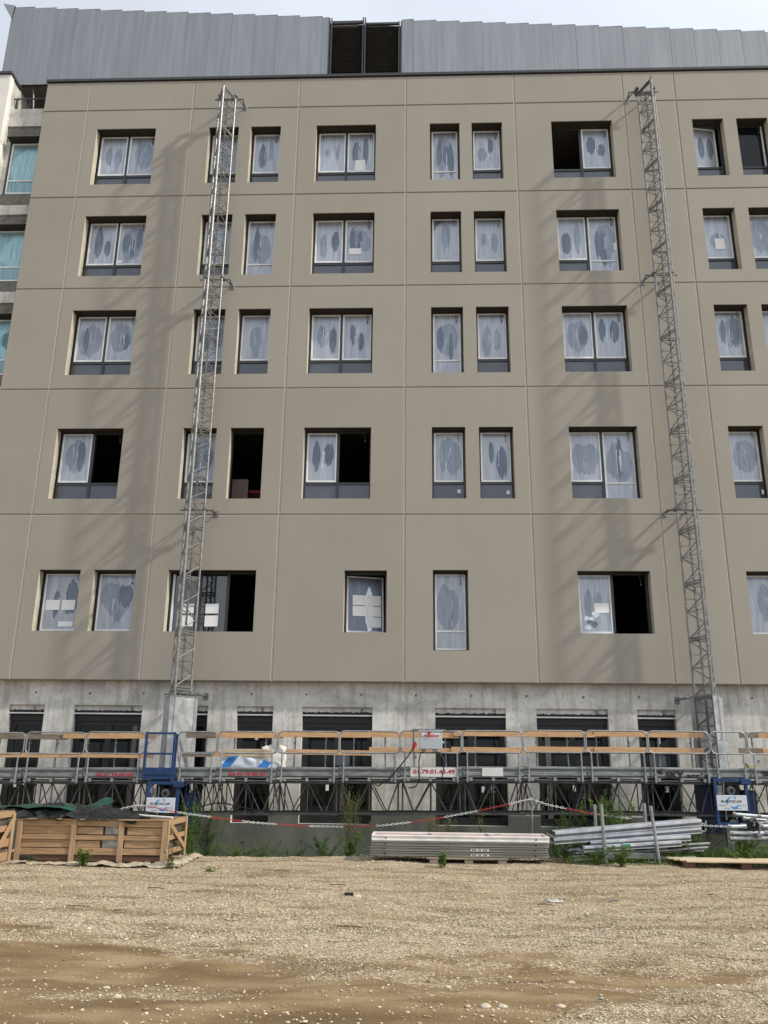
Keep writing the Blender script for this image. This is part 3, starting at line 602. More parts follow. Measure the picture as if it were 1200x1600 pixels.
M_LOUV = mat('dark louvre blade', (.007, .010, .010), .8, var=.3, scale=4)
lv = obj('louvre_panel', lo, M_LOUV, B)
q = MB()
for xx in (-2.56, -1.53, -.43): q.box(xx-.05, xx-.015, YP-.06, YP+.12, 20.8, 23.46 if xx < -1 else 23.28); q.box(xx+.015, xx+.05, YP-.06, YP+.12, 20.8, 23.46 if xx < -1 else 23.28)
q.box(-2.5, -1.58, YP, YP+.06, 23.30, 23.40); q.box(-1.48, -.48, YP, YP+.06, 23.24, 23.31)
obj('louvre_post', q, M_CAP, lv)
q = MB(); q.box(-2.5, -.45, YP+.15, YP+.2, 20.8, 23.3); obj('louvre_backing', q, M_BLACK, lv)
mb = MB(); mb.face([(-12.62, YP+.13, 21.2), (16.6, YP+.13, 21.2), (16.6, YP+.13, 22.15), (-12.62, YP+.13, 24.1)]); mb.box(-12.6, 16.6, YP+.14, YP+8, 21.2, 21.4); obj('roof_deck', mb, M_DARKIN, B)
mb = MB(); mb.box(-12.62, -12.57, YP+.01, YP+6, 21.2, 24.15); mb.face([(-12.9, YP-.1, 24.28), (-12.55, YP-.03, 24.26), (-12.6, YP-.02, 23.75)]); mb.face([(-12.9, YP-.1, 24.28), (-12.55, YP-.03, 24.26), (-12.55, YP+1.2, 24.26), (-12.9, YP+1.2, 24.28)]); obj('roof_side_sheet', mb, mcs[1], B)

# ---- recessed bay at the left with teal windows, and white wing
YR = 19.80
zr = lambda z: 1.6+(z-1.6)*19.8/20.5
for z0, z1 in ((20.03, 20.67), (16.88, 17.2), (13.95, 14.3), (11.0, 11.35)): mb = MB(); mb.box(-12.1, -10.6, YR, YR+.3, zr(z0), zr(z1)); obj('recess_beam', mb, M_CON, B)
for z0, z1 in ((19.5, 20.03), (17.2, 17.62), (16.42, 16.88), (14.3, 14.66), (13.5, 13.95), (11.35, 11.7), (1, 11.0)): mb = MB(); mb.box(-12.1, -10.6, YR+.05, YR+.3, zr(z0), zr(z1)); obj('recess_block_wall', mb, M_BLOCK, B)
for z0, z1, s in ((17.62, 19.5, 61), (14.66, 16.42, 62), (11.7, 13.5, 63)):
    window(-11.83, -10.7, zr(z0), zr(z1), dict(l='L', s=s, big=1), Y=YR+.1, mats=[M_TEAL, M_TEALL, M_TEAL2, M_TEALL])
    mb = MB(); mb.box(-12.1, -11.835, YR+.06, YR+.3, zr(z0), zr(z1)); obj('recess_pier', mb, M_CON, B)
mb = MB(); mb.bar((-12.0, YR+.1, 20.47), (-10.7, YR+.1, 20.47), .022); mb.bar((-11.7, YR+.5, 20.02), (-11.7, YR+.5, 20.9), .03); mb.path([(-11.6, YR+.4, 21.1), (-11.55, YR+.45, 20.5), (-11.5, YR+.4, 20.02)], .03); mb.bar((-11.9, YR+.2, 20.03), (-11.9, YR+.2, 20.6), .03); obj('roof_rail', mb, M_FRAME, B)
mb = MB(); mb.box(-12.5, -10.5, YR+1.5, YR+1.6, 19.9, 21.2); mb.box(-12.5, -10.5, YR+.31, YR+1.5, 19.85, 19.95); obj('recess_back', mb, M_BLACK, B)
mb = MB(); mb.box(-18, -11.94, YF, YF+.2, -.8, 18.63-.005, bev=.006); mb.box(-18, -11.94, YF, YF+.2, 18.645, 21.0, bev=.006); obj('white_wing_front', mb, M_WHITE, B)
mb = MB(); mb.box(-12.06, -11.96, YF+.2, YR+.9, -.8, 21.0); obj('white_wing_return', mb, M_CON, B)
mb = MB(); mb.box(-18, -11.9, YF-.05, YR+.3, 21.0, 21.09, bev=.006); obj('white_wing_cap', mb, M_CAP, B)

# red safety netting and a board inside the open window on the first row
t = thing('safety_barrier', (-4.24, 20.6, 7.4), 'red mesh safety barrier standing inside the empty dark window opening behind the left mast', 'barrier')
mb = MB()
for k in range(16): mb.bar((-4.62+.055*k, 20.6, 7.75), (-4.62+.055*k, 20.6, 8.35), .006, 4)
for z in (7.8, 8.32, 8.36): mb.bar((-4.66, 20.6, z), (-3.75, 20.6, z), .012, 4)
obj('mesh_panel', mb, M_RED, t); mb = MB(); mb.bar((-4.6, 20.5, 7.72), (-3.8, 20.5, 8.1), .012, 5); obj('brace', mb, M_ZINCD, t)
mb = MB(); mb.box(-4.75, -4.33, 20.42, 20.46, 7.7, 8.62, bev=.004); props(obj('plasterboard_sheet', mb, mat('dull pink board', (.22, .17, .16), .8), None, (-4.5, 20.44, 7.7)), 'dull pink board leaning inside the empty dark window opening behind the left mast', 'board')

# ================================================================== MASTS
def mast(cx, ztop, side, label, seed):
    """triangular lattice mast, apex chord towards the yard, two chords by the wall"""
    t = thing('lattice_mast', (cx, 18.9, -.8), label, 'mast', 'climbing masts standing against the facade')
    Lc, Rc, Fc = (cx-.225, 19.02), (cx+.225, 19.02), (cx, 18.52); rs = random.Random(seed)
    mb = MB()
    for (x, y), r in ((Lc, .027), (Rc, .027), (Fc, .034)): mb.bar((x, y, -.7), (x, y, ztop), r, 8)
    obj('chord_tubes', mb, M_MAST, t)
    mb = MB(); lace = MB(); z = ztop; pitch = 1.258
    while z > -.6:
        for dz in (0, -.055):
            for p_, q_ in ((Lc, Rc), (Rc, Fc), (Fc, Lc)): mb.bar((*p_, z+dz), (*q_, z+dz), .017, 6)
        for p_, q_, o in ((Fc, Rc, 0), (Fc, Lc, 1), (Lc, Rc, 0)):
            n = 4; h = (pitch-.06)/n
            for k in range(n):
                za = z-.06-h*k; zb = za-h; a, b = (p_, q_) if (k+o) % 2 == 0 else (q_, p_)
                lace.bar((*a, za), (*b, zb), .0115, 5, cap=False)
            lace.bar((*p_, z-.06-2*h), (*q_, z-.06-2*h), .009, 5, cap=False)
            if p_ is Lc: lace.bar((*p_, z-.06-h), (*q_, z-.06-h), .009, 5, cap=False)
        z -= pitch
    obj('joint_frames', mb, M_MAST, t); obj('lacing', lace, M_MAST, t)
    mb = MB()   # toothed rack on the right face
    mb.box(cx-.022, cx+.022, 18.99, 19.02, .2, ztop-.1)
    for k in range(int((ztop-.6)/.12)): mb.box(cx-.018, cx+.018, 18.975, 18.992, .4+.12*k, .45+.12*k)
    obj('toothed_rack', mb, M_ZINCD, t)
    mb = MB(); mb.path([(cx, 18.52, ztop+.02), (cx+.035, 18.5, ztop+.06), (cx, 18.49, ztop+.13), (cx-.035, 18.5, ztop+.06), (cx, 18.52, ztop+.02)], .009, 6)
    for p_, q_ in ((Lc, Fc), (Rc, Fc), (Lc, Rc)):
        a = Vector((*p_, ztop+.01)); b = Vector((*q_, ztop+.01)); d = (b-a).normalized()*.09; mb.bar(a-d, b+d*.3, .030, 6)
    obj('head_frame', mb, M_TRUSS if side < 0 else M_MAST, t)
    for z in (19.62, 13.77, 7.40, 3.02):   # wall ties
        mb = MB(); y0 = 19.16; yw = YF if z > 3.3 else YB
        mb.bar((cx-.40*side, y0, z), (cx+.42*side, y0, z), .022, 8)
        mb.bar((cx+.40*side, y0-.03, z), (cx+.40*side, yw, z), .02, 8); mb.bar((cx-.1*side, y0-.03, z+.01), (cx-.1*side, yw, z+.01), .02, 8)
        mb.bar((cx+.225*side, 19.0, z), (cx+.42*side, yw-.01, z), .018, 6)
        mb.box(cx+.40*side-.06, cx+.40*side+.06, yw-.012, yw-.001, z-.09, z+.07, bev=.003)
        for xx in (cx-.225, cx+.225): mb.box(xx-.045, xx+.045, 18.97, y0+.04, z-.035, z+.035, bev=.006)
        mb.bar((cx-.225, 19.05, z-.35), (cx-.1*side, yw-.01, z), .016, 6)
        obj('wall_tie', mb, M_ZINCD, t)
    return t
m1_ = mast(-5.28, 19.5, 1, 'galvanised triangular lattice mast with a smooth pale metal shroud at its foot', 1)
m2_ = mast(6.42, 19.42, -1, 'galvanised triangular lattice mast with a see-through mesh side on the shroud at its foot', 2)
# sheet metal shroud round the left mast, mesh sided one round the right mast
M_SHEET = mat('dented galvanised sheet', (.55, .57, .59), .32, .6, var=.3, scale=5, bump=.6, bscale=3.5)
m, t, p = newmat('fine wire mesh'); N_ = t.nodes; tr_ = N_.new('ShaderNodeBsdfTransparent'); ms_ = N_.new('ShaderNodeMixShader'); ms_.inputs[0].default_value = .62; p.inputs['Base Color'].default_value = (.13, .14, .15, 1); p.inputs['Roughness'].default_value = .5
t.links.new(tr_.outputs[0], ms_.inputs[1]); t.links.new(p.outputs[0], ms_.inputs[2]); t.links.new(ms_.outputs[0], N_['Material Output'].inputs[0]); M_MESH = m
def shroud(parent, cx, zt, mesh_side, wid=(.34, .36)):
    pts = [(cx-wid[0], 19.12), (cx-wid[0]+.02, 18.95), (cx-.05, 18.40), (cx+.06, 18.40), (cx+wid[1], 18.90), (cx+wid[1]+.02, 19.12)]
    for k, nm in ((0, 'shroud_sheet'), (1, 'shroud_sheet'), (3, 'shroud_sheet'), (4, 'shroud_sheet'), (2, 'shroud_sheet')):
        for za, zb, o in ((-.4, 2.1, .012), (2.1, zt, 0)):
            (xa, ya), (xb, yb) = pts[k], pts[k+1]; mb = MB(); s_ = Vector((ya-yb, xb-xa, 0)).normalized()*-o*0; nseg = 6; nz = 8
            nrm = Vector((yb-ya, -(xb-xa), 0)).normalized()
            for i in range(nseg):
                for j in range(nz):
                    q = []
                    for ii, jj in ((i, j), (i+1, j), (i+1, j+1), (i, j+1)):
                        u = ii/nseg; v = jj/nz; dd = o+(0 if mesh_side and k == 1 else .012*noise.noise((u*2.2+k, v*4+za, cx))*math.sin(math.pi*u))
                        spread = .03*(1-v) if za < 0 else 0
                        q.append((xa+(xb-xa)*u+nrm.x*(dd+spread), ya+(yb-ya)*u+nrm.y*(dd+spread), za+(zb-za)*v))
                    mb.face(q)
            obj(nm, mb, M_MESH if (mesh_side and k == 1) else M_SHEET, parent, smooth=True)
    mb = MB()
    for k in range(5):
        for zz in (zt, 2.1): mb.bar((*pts[k], zz), (*pts[k+1], zz), .014, 6)
    for q_ in pts[1:5]: mb.bar((*q_, -.3), (*q_, zt), .012, 6)
    obj('shroud_edge', mb, M_ZINC, parent)
shroud(m1_, -5.28, 2.93, False); shroud(m2_, 6.42, 3.04, True, (.30, .32))

# ================================================================== WORK PLATFORM
YFr, YRe = 17.6, 18.62
def zo(x): return .0125*min(x, 3.4)
RX = [(-9.9, -8.62), (-8.58, -8.03-.02), (-8.03, -6.80), (-6.77, -5.54), (-4.86, -4.05), (-4.02, -2.81), (-2.78, -1.54), (-1.52, -.30), (-.28, .95), (.98, 2.19), (2.21, 3.44), (3.47, 4.69), (4.72, 5.93), (5.96, 6.66), (6.69, 7.95), (7.98, 9.2), (9.24, 10.4)]
RX = [(-9.25, -8.07), (-8.03, -6.80), (-6.77, -5.54), (-4.86, -4.05), (-4.02, -2.81), (-2.78, -1.54), (-1.52, -.30), (-.28, .95), (.98, 2.19), (2.21, 3.44), (3.47, 4.69), (4.72, 5.93), (5.96, 6.66), (6.69, 7.95), (7.98, 9.2), (9.24, 10.4)]
PF = thing('work_platform', (0, 18.1, .5), 'long galvanised work platform with orange plank rails in front of the concrete base', 'work platform')
def deck(x0, x1, blue=False):
    z = zo((x0+x1)/2); mb = MB()
    mb.box(x0, x1, YFr+.03, YFr+.075, 1.30+z, 1.50+z, bev=.004)
    for za, zb in ((1.44, 1.50), (1.315, 1.395)): mb.box(x0+.002, x1-.002, YFr-.012, YFr+.03, za+z, zb+z, bev=.016)
    mb.box(x0+.002, x1-.002, YFr+.0, YFr+.03, 1.295+z, 1.305+z)
    mb.box(x0, x1, YFr+.08, YRe, 1.33+z, 1.355+z); mb.box(x0, x1, YRe, YRe+.04, 1.30+z, 1.50+z, bev=.004)
    mb.box(x0+.01, x1-.01, YFr+.04, YRe, 1.235+z, 1.255+z)
    obj('deck_section', mb, M_BLUE if blue else M_DECKE, PF)
    mb = MB(); zt, zb = 1.205+z, .60+z
    for y in (YFr+.10, YRe-.12):
        mb.box(x0, x1, y-.025, y+.025, zt-.025, zt+.025); mb.box(x0, x1, y-.022, y+.022, zb-.022, zb+.022)
        xm = (x0+x1)/2
        for x in (x0+.05, xm, x1-.05): mb.bar((x, y, zt), (x, y, zb), .013, 5, cap=False)
        for xa, xb in ((xm, x0+.09), (xm, x1-.09)): mb.bar((xa, y, zt), (xa+(xb-xa)*.62, y, zb), .013, 5, cap=False)
        mb.bar((x0+.05, y, zt), (x0+.28, y, zb), .013, 5, cap=False); mb.bar((x1-.05, y, zt), (x1-.28, y, zb), .013, 5, cap=False)
    for x in (x0+.05, x1-.05, xm):
        mb.bar((x, YFr+.1, zb), (x, YRe-.12, zb), .013, 5); mb.bar((x, YFr+.1, zt), (x, YRe-.12, zb), .013, 5, cap=False)
    obj('truss_section', mb, M_TRUSS, PF)
    mb = MB()
    for x in (x0+.62,): mb.box(x-.03, x+.03, YFr+.0, YFr+.1, 1.225+z, 1.295+z); 
    obj('coupling_bracket', mb, M_ZINC, PF)
def rail(x0, x1):
    z = zo((x0+x1)/2); mb = MB(); zt, zl, r = 2.20+z, 1.775+z, .09; y = YFr
    pts = []
    for cx, cz, a0 in ((x0+r, zt-r, 180), (x1-r, zt-r, 90), (x1-r, zl+r, 0), (x0+r, zl+r, -90)):
        for k in range(5): a = R(a0-90*k/4); pts.append((cx+r*math.cos(a), y, cz+r*math.sin(a)))
    mb.path(pts, .0165, 8, closed=True)
    for x in (x0+.085, x1-.085):
        mb.bar((x, y-.02, zl), (x, y-.03, 1.20+z), .0155, 8); mb.box(x-.022, x+.022, y-.055, y+.0, 1.215+z, 1.33+z, bev=.004)
        mb.box(x-.03+.07*(1 if x < (x0+x1)/2 else -1), x+.03+.07*(1 if x < (x0+x1)/2 else -1), y-.02, y+.02, 1.225+z, 1.29+z)
    obj('guard_rail', mb, M_ZINC, PF)
for k, (a, b) in enumerate(RX): deck(a-.015, b+.015); rail(a, b)
deck(-5.52, -4.90, True)
# rear handrail posts and planks
xr = -9.1; k = 0; postx = []
while xr < 10.2:
    if not (-5.72 < xr < -4.9 or 6.0 < xr < 6.85): postx.append(xr)
    xr += .62 if k % 2 else .68; k += 1
for x in postx:
    z = zo(x); mb = MB(); lean = random.uniform(-.03, .03); mb.bar((x, YRe, 1.36+z), (x+lean, YRe+.0, 2.20+z), .017, 6); mb.bar((x+.0, YRe-.03, 2.0+z), (x, YRe+.05, 2.0+z), .02, 6); obj('rear_post', mb, M_ZINCD, PF)
segs = [(-9.3, -7.66, 0), (-7.6, -6.3, 1), (-6.28, -5.66, 1), (-4.92, -4.4, 2), (-4.35, -2.85, 1), (-2.9, -1.0, 1), (-.95, .9, 1), (.88, 2.4, 1), (2.45, 3.9, 1), (3.85, 5.0, 1), (4.98, 6.06, 1), (6.9, 7.25, 2), (7.3, 8.8, 1), (8.7, 10.3, 1)]
prs = random.Random(5)
for a, b, kd in segs:
    tt = sstep(-6, 1, (a+b)/2)
    for lv_, (z0, z1) in enumerate(((2.09+.02*tt, 2.205+.02*tt), (1.70+.09*tt, 1.80+.10*tt))):
        z = zo((a+b)/2); dz = prs.uniform(-.012, .012); mb = MB(); ang = prs.uniform(-.006, .006)
        Mx = Matrix.Translation(((a+b)/2, YRe-.05-.034*(segs.index((a, b, kd)) % 2), (z0+z1)/2+z+dz)) @ Matrix.Rotation(ang, 4, 'Y')
        mb.box(-(b-a)/2-prs.uniform(0, .12), (b-a)/2+prs.uniform(0, .1), -.014, .014, -(z1-z0)/2, (z1-z0)/2, M=Mx, bev=.003)
        obj('rail_plank', mb, M_PLANKG if kd == 2 or (kd == 0 and lv_ == 0) else M_PLANK, PF)
        if prs.random() < .5 and b-a > 1.2:
            mb = MB(); Mx = Mx @ Matrix.Translation((prs.uniform(-.2, .2), -.072, -.03)); mb.box(-.5, .5, -.012, .012, -.03, .03, M=Mx, bev=.003); obj('rail_plank', mb, M_PLANK, PF)
# blue gate frame
mb = MB(); z = zo(-5.2); gx0, gx1, gy = -5.50, -4.92, YFr-.06
for x in (gx0, gx1): mb.box(x-.025, x+.025, gy-.025, gy+.025, 1.25+z, 2.20+z, bev=.004)
for zz in (2.175, 1.77, 1.40): mb.box(gx0+.025, gx1-.025, gy-.018, gy+.018, zz+z-.02, zz+z+.02)
mb.box(gx1+.03, gx1+.07, gy, gy+.9, 1.30+z, 1.5+z); mb.box(gx1+.01, gx1+.04, gy+.05, gy+.09, 1.5+z, 2.17+z)
mb.box(gx0-.03, gx1+.06, gy-.01, gy+.05, 1.27+z, 1.50+z, bev=.005); mb.box(gx0-.03, gx1+.06, gy-.03, gy+.0, 1.37+z, 1.385+z)
obj('blue_gate', mb, M_BLUE, PF)
# drive units
def drive(cx, z, label):
    mb = MB(); y0, y1 = YFr-.08, YFr+.75; x0, x1 = cx-.31, cx+.29
    for x in (x0, x1):
        mb.box(x-.03, x+.03, y0, y0+.06, .34+z, 1.24+z, bev=.004); mb.box(x-.03, x+.03, y1-.06, y1, .34+z, 1.24+z, bev=.004)
        mb.box(x-.02, x+.02, y0+.06, y1-.06, 1.16+z, 1.22+z)
    for zz in (1.20, .38): mb.box(x0+.03, x1-.03, y0+.002, y0+.05, zz+z-.03, zz+z+.03); mb.box(x0+.03, x1-.03, y1-.05, y1-.002, zz+z-.03, zz+z+.03)
    mb.box(x1-.10, x1+.10, y0-.03, y0+.08, 1.12+z, 1.23+z, bev=.01); mb.box(x1+.06, x1+.30, y0+.3, y1, .2+z, 1.0+z, bev=.01)
    d = obj('drive_unit', mb, M_BLUE, PF)
    mb = MB(); mb.bar((cx+.02, y0+.1, 1.0+z), (cx+.02, y0+.4, 1.0+z), .085, 20); mb.bar((cx+.02, y0+.06, 1.0+z), (cx+.02, y0+.11, 1.0+z), .072, 20)
    for k in range(12): a = k*math.pi/6; mb.bar((cx+.02+.088*math.cos(a), y0+.12, 1.0+z+.088*math.sin(a)), (cx+.02+.088*math.cos(a), y0+.38, 1.0+z+.088*math.sin(a)), .006, 4)
    mb.bar((cx-.12, y0+.3, 1.0+z), (cx+.0, y0+.3, 1.0+z), .05, 12)
    obj('motor', mb, M_ZINCD, d, smooth=False)
    mb = MB(); mb.bar((cx+.02, y0+.05, 1.0+z), (cx+.02, y0+.06, 1.0+z), .045, 16); obj('motor_fan_cover', mb, M_BLACK, d)
    mb = MB(); mb.box(cx-.20, cx-.04, y0+.16, y0+.5, .86+z, 1.16+z, bev=.01); mb.box(cx+.12, cx+.22, y0+.16, y0+.5, .9+z, 1.14+z, bev=.01); mb.box(x0+.03, x1-.03, y1-.14, y1-.08, .4+z, 1.14+z); obj('gearbox', mb, M_BLACK, d)
    mb = MB(); mb.bar((cx-.12, y0+.1, .45+z), (cx-.12, y0+.1, 1.15+z), .016, 8); mb.box(cx-.27, cx-.16, y0+.08, y0+.1, .93+z, 1.1+z); mb.path([(cx-.24, y0+.06, .96+z), (cx-.24, y0+.03, 1.06+z), (cx-.2, y0+.03, 1.08+z), (cx-.16, y0+.06, .96+z)], .008, 5); obj('pipework', mb, M_ZINC, d)
    mb = MB(); mb.bar((cx+.0, y0+.08, .40+z), (cx+.06, y0+.3, .40+z), .07, 14); obj('guide_wheel', mb, M_ZINCD, d)
    # sign plate
    mb = MB(); sx, sy, sz = cx-.32, y0-.03, .635+z; mb.bbox(sx, sx+.585, sy, sy+.012, sz, sz+.285, .004); obj('sign_plate', mb, M_SIGN, d)
    mb = MB(); text_mb(mb, 'EUROSCAP', sx+.085, sy-.003, sz+.150, .06, bold=.001, width=.40)
    text_mb(mb, 'Plateformes', sx+.03, sy-.003, sz+.085, .033, width=.15); text_mb(mb, 'élévatrices', sx+.40, sy-.003, sz+.085, .033, width=.15)
    text_mb(mb, 'Location', sx+.12, sy-.003, sz+.035, .026, width=.12); text_mb(mb, 'Vente', sx+.36, sy-.003, sz+.035, .026, width=.1)
    obj('sign_lettering', mb, M_NAVYT, d)
    mb = MB()     # two blue crescents
    def cres(cx_, cz_, r0, r1, a0, a1):
        n = 14; o_ = []; i_ = []
        for k in range(n+1):
            a = R(a0+(a1-a0)*k/n); u = k/n; w = (r0-r1)*math.sin(math.pi*u)
            o_.append((cx_+r0*math.cos(a), cz_+r0*math.sin(a))); i_.append((cx_+(r0-w)*math.cos(a), cz_+(r0-w)*math.sin(a)))
        for k in range(n): mb.face([(o_[k][0], sy-.0016, o_[k][1]), (o_[k+1][0], sy-.0016, o_[k+1][1]), (i_[k+1][0], sy-.0016, i_[k+1][1]), (i_[k][0], sy-.0016, i_[k][1])])
    cres(sx+.27, sz+.165, .085, .045, 70, 230); cres(sx+.335, sz+.10, .075, .03, 180, 380); cres(sx+.34, sz+.235, .035, .0, -60, 120)
    obj('sign_emblem', mb, M_LBLUE, d)
    return d
drive(-5.06, zo(-5), ''); drive(6.25, .115, '')
mb = MB(); z = zo(6.0)
mb.box(5.78, 6.12, YFr+.2, YFr+.75, .3, 1.2+z, bev=.02); obj('drive_housing', mb, mat('dark navy paint', (.012, .02, .06), .5), PF)
# lettering on the deck edge
def deck_text(txt, x, zc, size, width, mm, ang=0.0125, bold=.004):
    mb = MB(); text_mb(mb, txt, x, YFr-.016, zc, size, bold=bold, width=width, ang=ang); obj('deck_lettering', mb, mm, PF)
deck_text('04 42 18 80 00', -6.50, 1.325+zo(-6.2), .10, .76, M_REDT)
deck_text('04 42 18 80 00', -3.77, 1.335+zo(-3.4), .10, .76, M_REDT)
mb = MB(); mb.box(-.08, .86, YFr-.019, YFr-.014, 1.315, 1.495); obj('phone_banner', mb, M_WPL, PF)
mb = MB(); text_mb(mb, '01.79.01.45.49', -.03, YFr-.022, 1.375, .105, bold=.004, width=.84, ang=.01); obj('deck_lettering', mb, M_REDT, PF)
mb = MB(); mb.box(1.36, 1.78, YFr-.019, YFr-.014, 1.34, 1.5); obj('blank_label', mb, M_WPL, PF)
mb = MB(); text_mb(mb, 'SKY', 5.0, YFr-.016, 1.345, .16, bold=.010, width=.38); text_mb(mb, 'accès', 5.42, YFr-.016, 1.345, .14, bold=.006, width=.42)
mb.poly([(4.84, 1.44), (4.89, 1.50), (4.96, 1.52), (4.93, 1.47), (4.97, 1.42), (4.9, 1.41)], YFr-.016); obj('deck_lettering', mb, M_NAVYT, PF)
mb = MB(); text_mb(mb, 'SKY', 6.92, YFr-.016, 1.40, .13, bold=.008, width=.36); text_mb(mb, 'accès', 7.33, YFr-.016, 1.40, .12, bold=.005, width=.40); obj('deck_lettering', mb, M_NAVYT, PF)
# black supply cable lying along the lower chord
mb = MB(); pts = []
for k in range(120):
    x = -4.6+.1*k; pts.append((x, YFr+.04, .655+zo(x)+.03*noise.noise((x*1.5, 2, 0))+(.16*math.exp(-((x+3.9)/.5)**2))))
mb.path(pts, .014, 5); obj('supply_cable', mb, M_BLACK, PF)

# control box hung on the guard rail
t = thing('control_box', (.31, 17.5, 1.8), 'grey electrical control box lettered Location hanging on the platform guard rail', 'control box')
mb = MB(); mb.box(.10, .56, 17.44, 17.58, 1.845, 2.185, bev=.012); mb.box(.08, .58, 17.43, 17.59, 2.185, 2.21, bev=.005); obj('case', mb, mat('pale blue grey case', (.42, .46, .50), .45, var=.05), t)
mb = MB(); mb.box(-.04, .64, 17.55, 17.60, 2.20, 2.245); mb.bar((-.02, 17.58, 1.75), (-.02, 17.58, 2.2), .012); mb.box(.14, .23, 17.46, 17.56, 1.80, 1.845); mb.box(.36, .46, 17.46, 17.56, 1.80, 1.845); obj('hanging_bracket', mb, M_ZINCD, t)
mb = MB(); mb.box(.12, .52, 17.436, 17.439, 2.055, 2.165); obj('label_strip', mb, M_WPL, t)
mb = MB(); text_mb(mb, 'Location', .13, 17.433, 2.08, .10, bold=.003, width=.37); obj('lettering', mb, M_REDT, t)
mb = MB(); mb.bar((.30, 17.43, 2.17), (.30, 17.405, 2.17), .03, 12); mb.bar((.30, 17.42, 2.15), (.30, 17.42, 2.10), .016, 8); obj('red_seal', mb, M_RED, t)
mb = MB(); mb.bar((.56, 17.5, 1.98), (.60, 17.5, 1.98), .025, 12); obj('rotary_switch', mb, mat('pale green knob', (.3, .5, .45), .4), t)
t2 = thing('power_cable', (-.1, 17.45, 1.5), 'black power cable with a red plug running down from the control box to the truss', 'cable')
mb = MB(); mb.path([(-.03, 17.45, 1.85), (-.12, 17.44, 1.72), (-.3, 17.43, 1.5), (-.5, 17.43, 1.28), (-.72, 17.46, 1.13), (-.8, 17.5, 1.17), (-.78, 17.52, 1.22)], .013, 6); obj('cord', mb, M_BLACK, t2)
mb = MB(); mb.bar((.02, 17.45, 1.98), (-.035, 17.45, 1.84), .028, 10); mb.bar((.015, 17.44, 1.96), (-.005, 17.44, 1.90), .045, 10); obj('plug', mb, M_RED, t2)
for pts, lb in (([(.18, 17.5, 1.80), (.12, 17.45, 1.76), (.09, 17.42, 1.62), (.09, 17.42, 1.4), (.10, 17.44, 1.25), (.02, 17.48, 1.12), (-.12, 17.5, 1.1)], 'black cable looping from the lower left of the control box'), ([(.41, 17.5, 1.80), (.52, 17.45, 1.77), (.58, 17.42, 1.65), (.58, 17.42, 1.45), (.55, 17.44, 1.3), (.57, 17.5, 1.22)], 'black cable looping from the lower right of the control box')):
    mb = MB(); mb.path(pts, .012, 6); props(obj('power_cable', mb, M_BLACK, None, pts[0]), lb, 'cable', 'cables under the control box')

# wrapped bundle with boards on the platform
t = thing('wrapped_bundle', (-3.4, 18.1, 1.36), 'bundle wrapped in white and blue film lying on the platform behind the guard rail', 'bundle')
def lumpy(x0, x1, y0, y1, z0, z1, seed, amp, n=(26, 8, 10)):
    mb = MB()
    def pt(u, v, w):
        x, y, z = x0+(x1-x0)*u, y0+(y1-y0)*v, z0+(z1-z0)*w
        k = amp*(.3+w); return (x+k*noise.noise((x*5+seed, y*5, z*7)), y+k*noise.noise((x*5, y*5+seed, z*7+3)), z+k*.8*noise.noise((x*4, y*4+seed, 7))*(w > 0))
    for (na, nb, fn, fl) in ((n[0], n[2], lambda a, b: pt(a, 0, b), 0), (n[0], n[2], lambda a, b: pt(a, 1, b), 1), (n[1], n[2], lambda a, b: pt(0, a, b), 1), (n[1], n[2], lambda a, b: pt(1, a, b), 0), (n[0], n[1], lambda a, b: pt(a, b, 1), 0)):
        for i in range(na):
            for j in range(nb):
                q = [fn(i/na, j/nb), fn((i+1)/na, j/nb), fn((i+1)/na, (j+1)/nb), fn(i/na, (j+1)/nb)]; mb.face(q[::-1] if fl else q)
    return mb
m, tn, p = newmat('white wrap with blue bands'); N = tn.nodes; L = tn.links
tc = N.new('ShaderNodeTexCoord'); mp = N.new('ShaderNodeMapping'); mp.inputs['Rotation'].default_value = (0, R(-38), 0); L.new(tc.outputs['Object'], mp.inputs[0])
wv = N.new('ShaderNodeTexWave'); wv.inputs['Scale'].default_value = .52; wv.inputs['Distortion'].default_value = .6; wv.inputs['Detail'].default_value = 1; wv.inputs['Phase Offset'].default_value = 1.3; L.new(mp.outputs[0], wv.inputs['Vector'])
cr = N.new('ShaderNodeValToRGB'); e = cr.color_ramp.elements; e[0].position = .82; e[1].position = .84; e[0].color = (.60, .66, .74, 1); e[1].color = (.03, .22, .62, 1); L.new(wv.outputs['Fac'], cr.inputs[0]); L.new(cr.outputs[0], p.inputs['Base Color']); p.inputs['Roughness'].default_value = .35
obj('wrapping_film', lumpy(-3.98, -2.82, 17.72, 18.3, 1.37, 1.66, 2., .05), m, t, smooth=True)
mb = MB()
for k in range(3): mb.box(-3.86+.02*k, -2.90-.01*k, 17.71, 18.25, 1.665+.052*k, 1.715+.052*k, bev=.006)
obj('pale_boards', mb, M_PALE, t)
obj('white_sheet', lumpy(-3.1, -2.70, 17.74, 18.2, 1.40, 1.87, 5., .07, (10, 8, 10)), M_WPL, t, smooth=True)
t = thing('cardboard_box', (6.95, 18.2, 1.4), 'open cardboard carton standing on the platform right of the mesh-sided shroud', 'box')
mb = MB(); mb.box(6.86, 7.1, 18.1, 18.3, 1.39, 1.6); obj('carton', mb, M_CARD, t); mb = MB(); mb.face([(6.86, 18.1, 1.6), (6.76, 18.0, 1.66), (6.76, 18.2, 1.68), (6.86, 18.3, 1.6)]); obj('flap', mb, M_CARD, t)

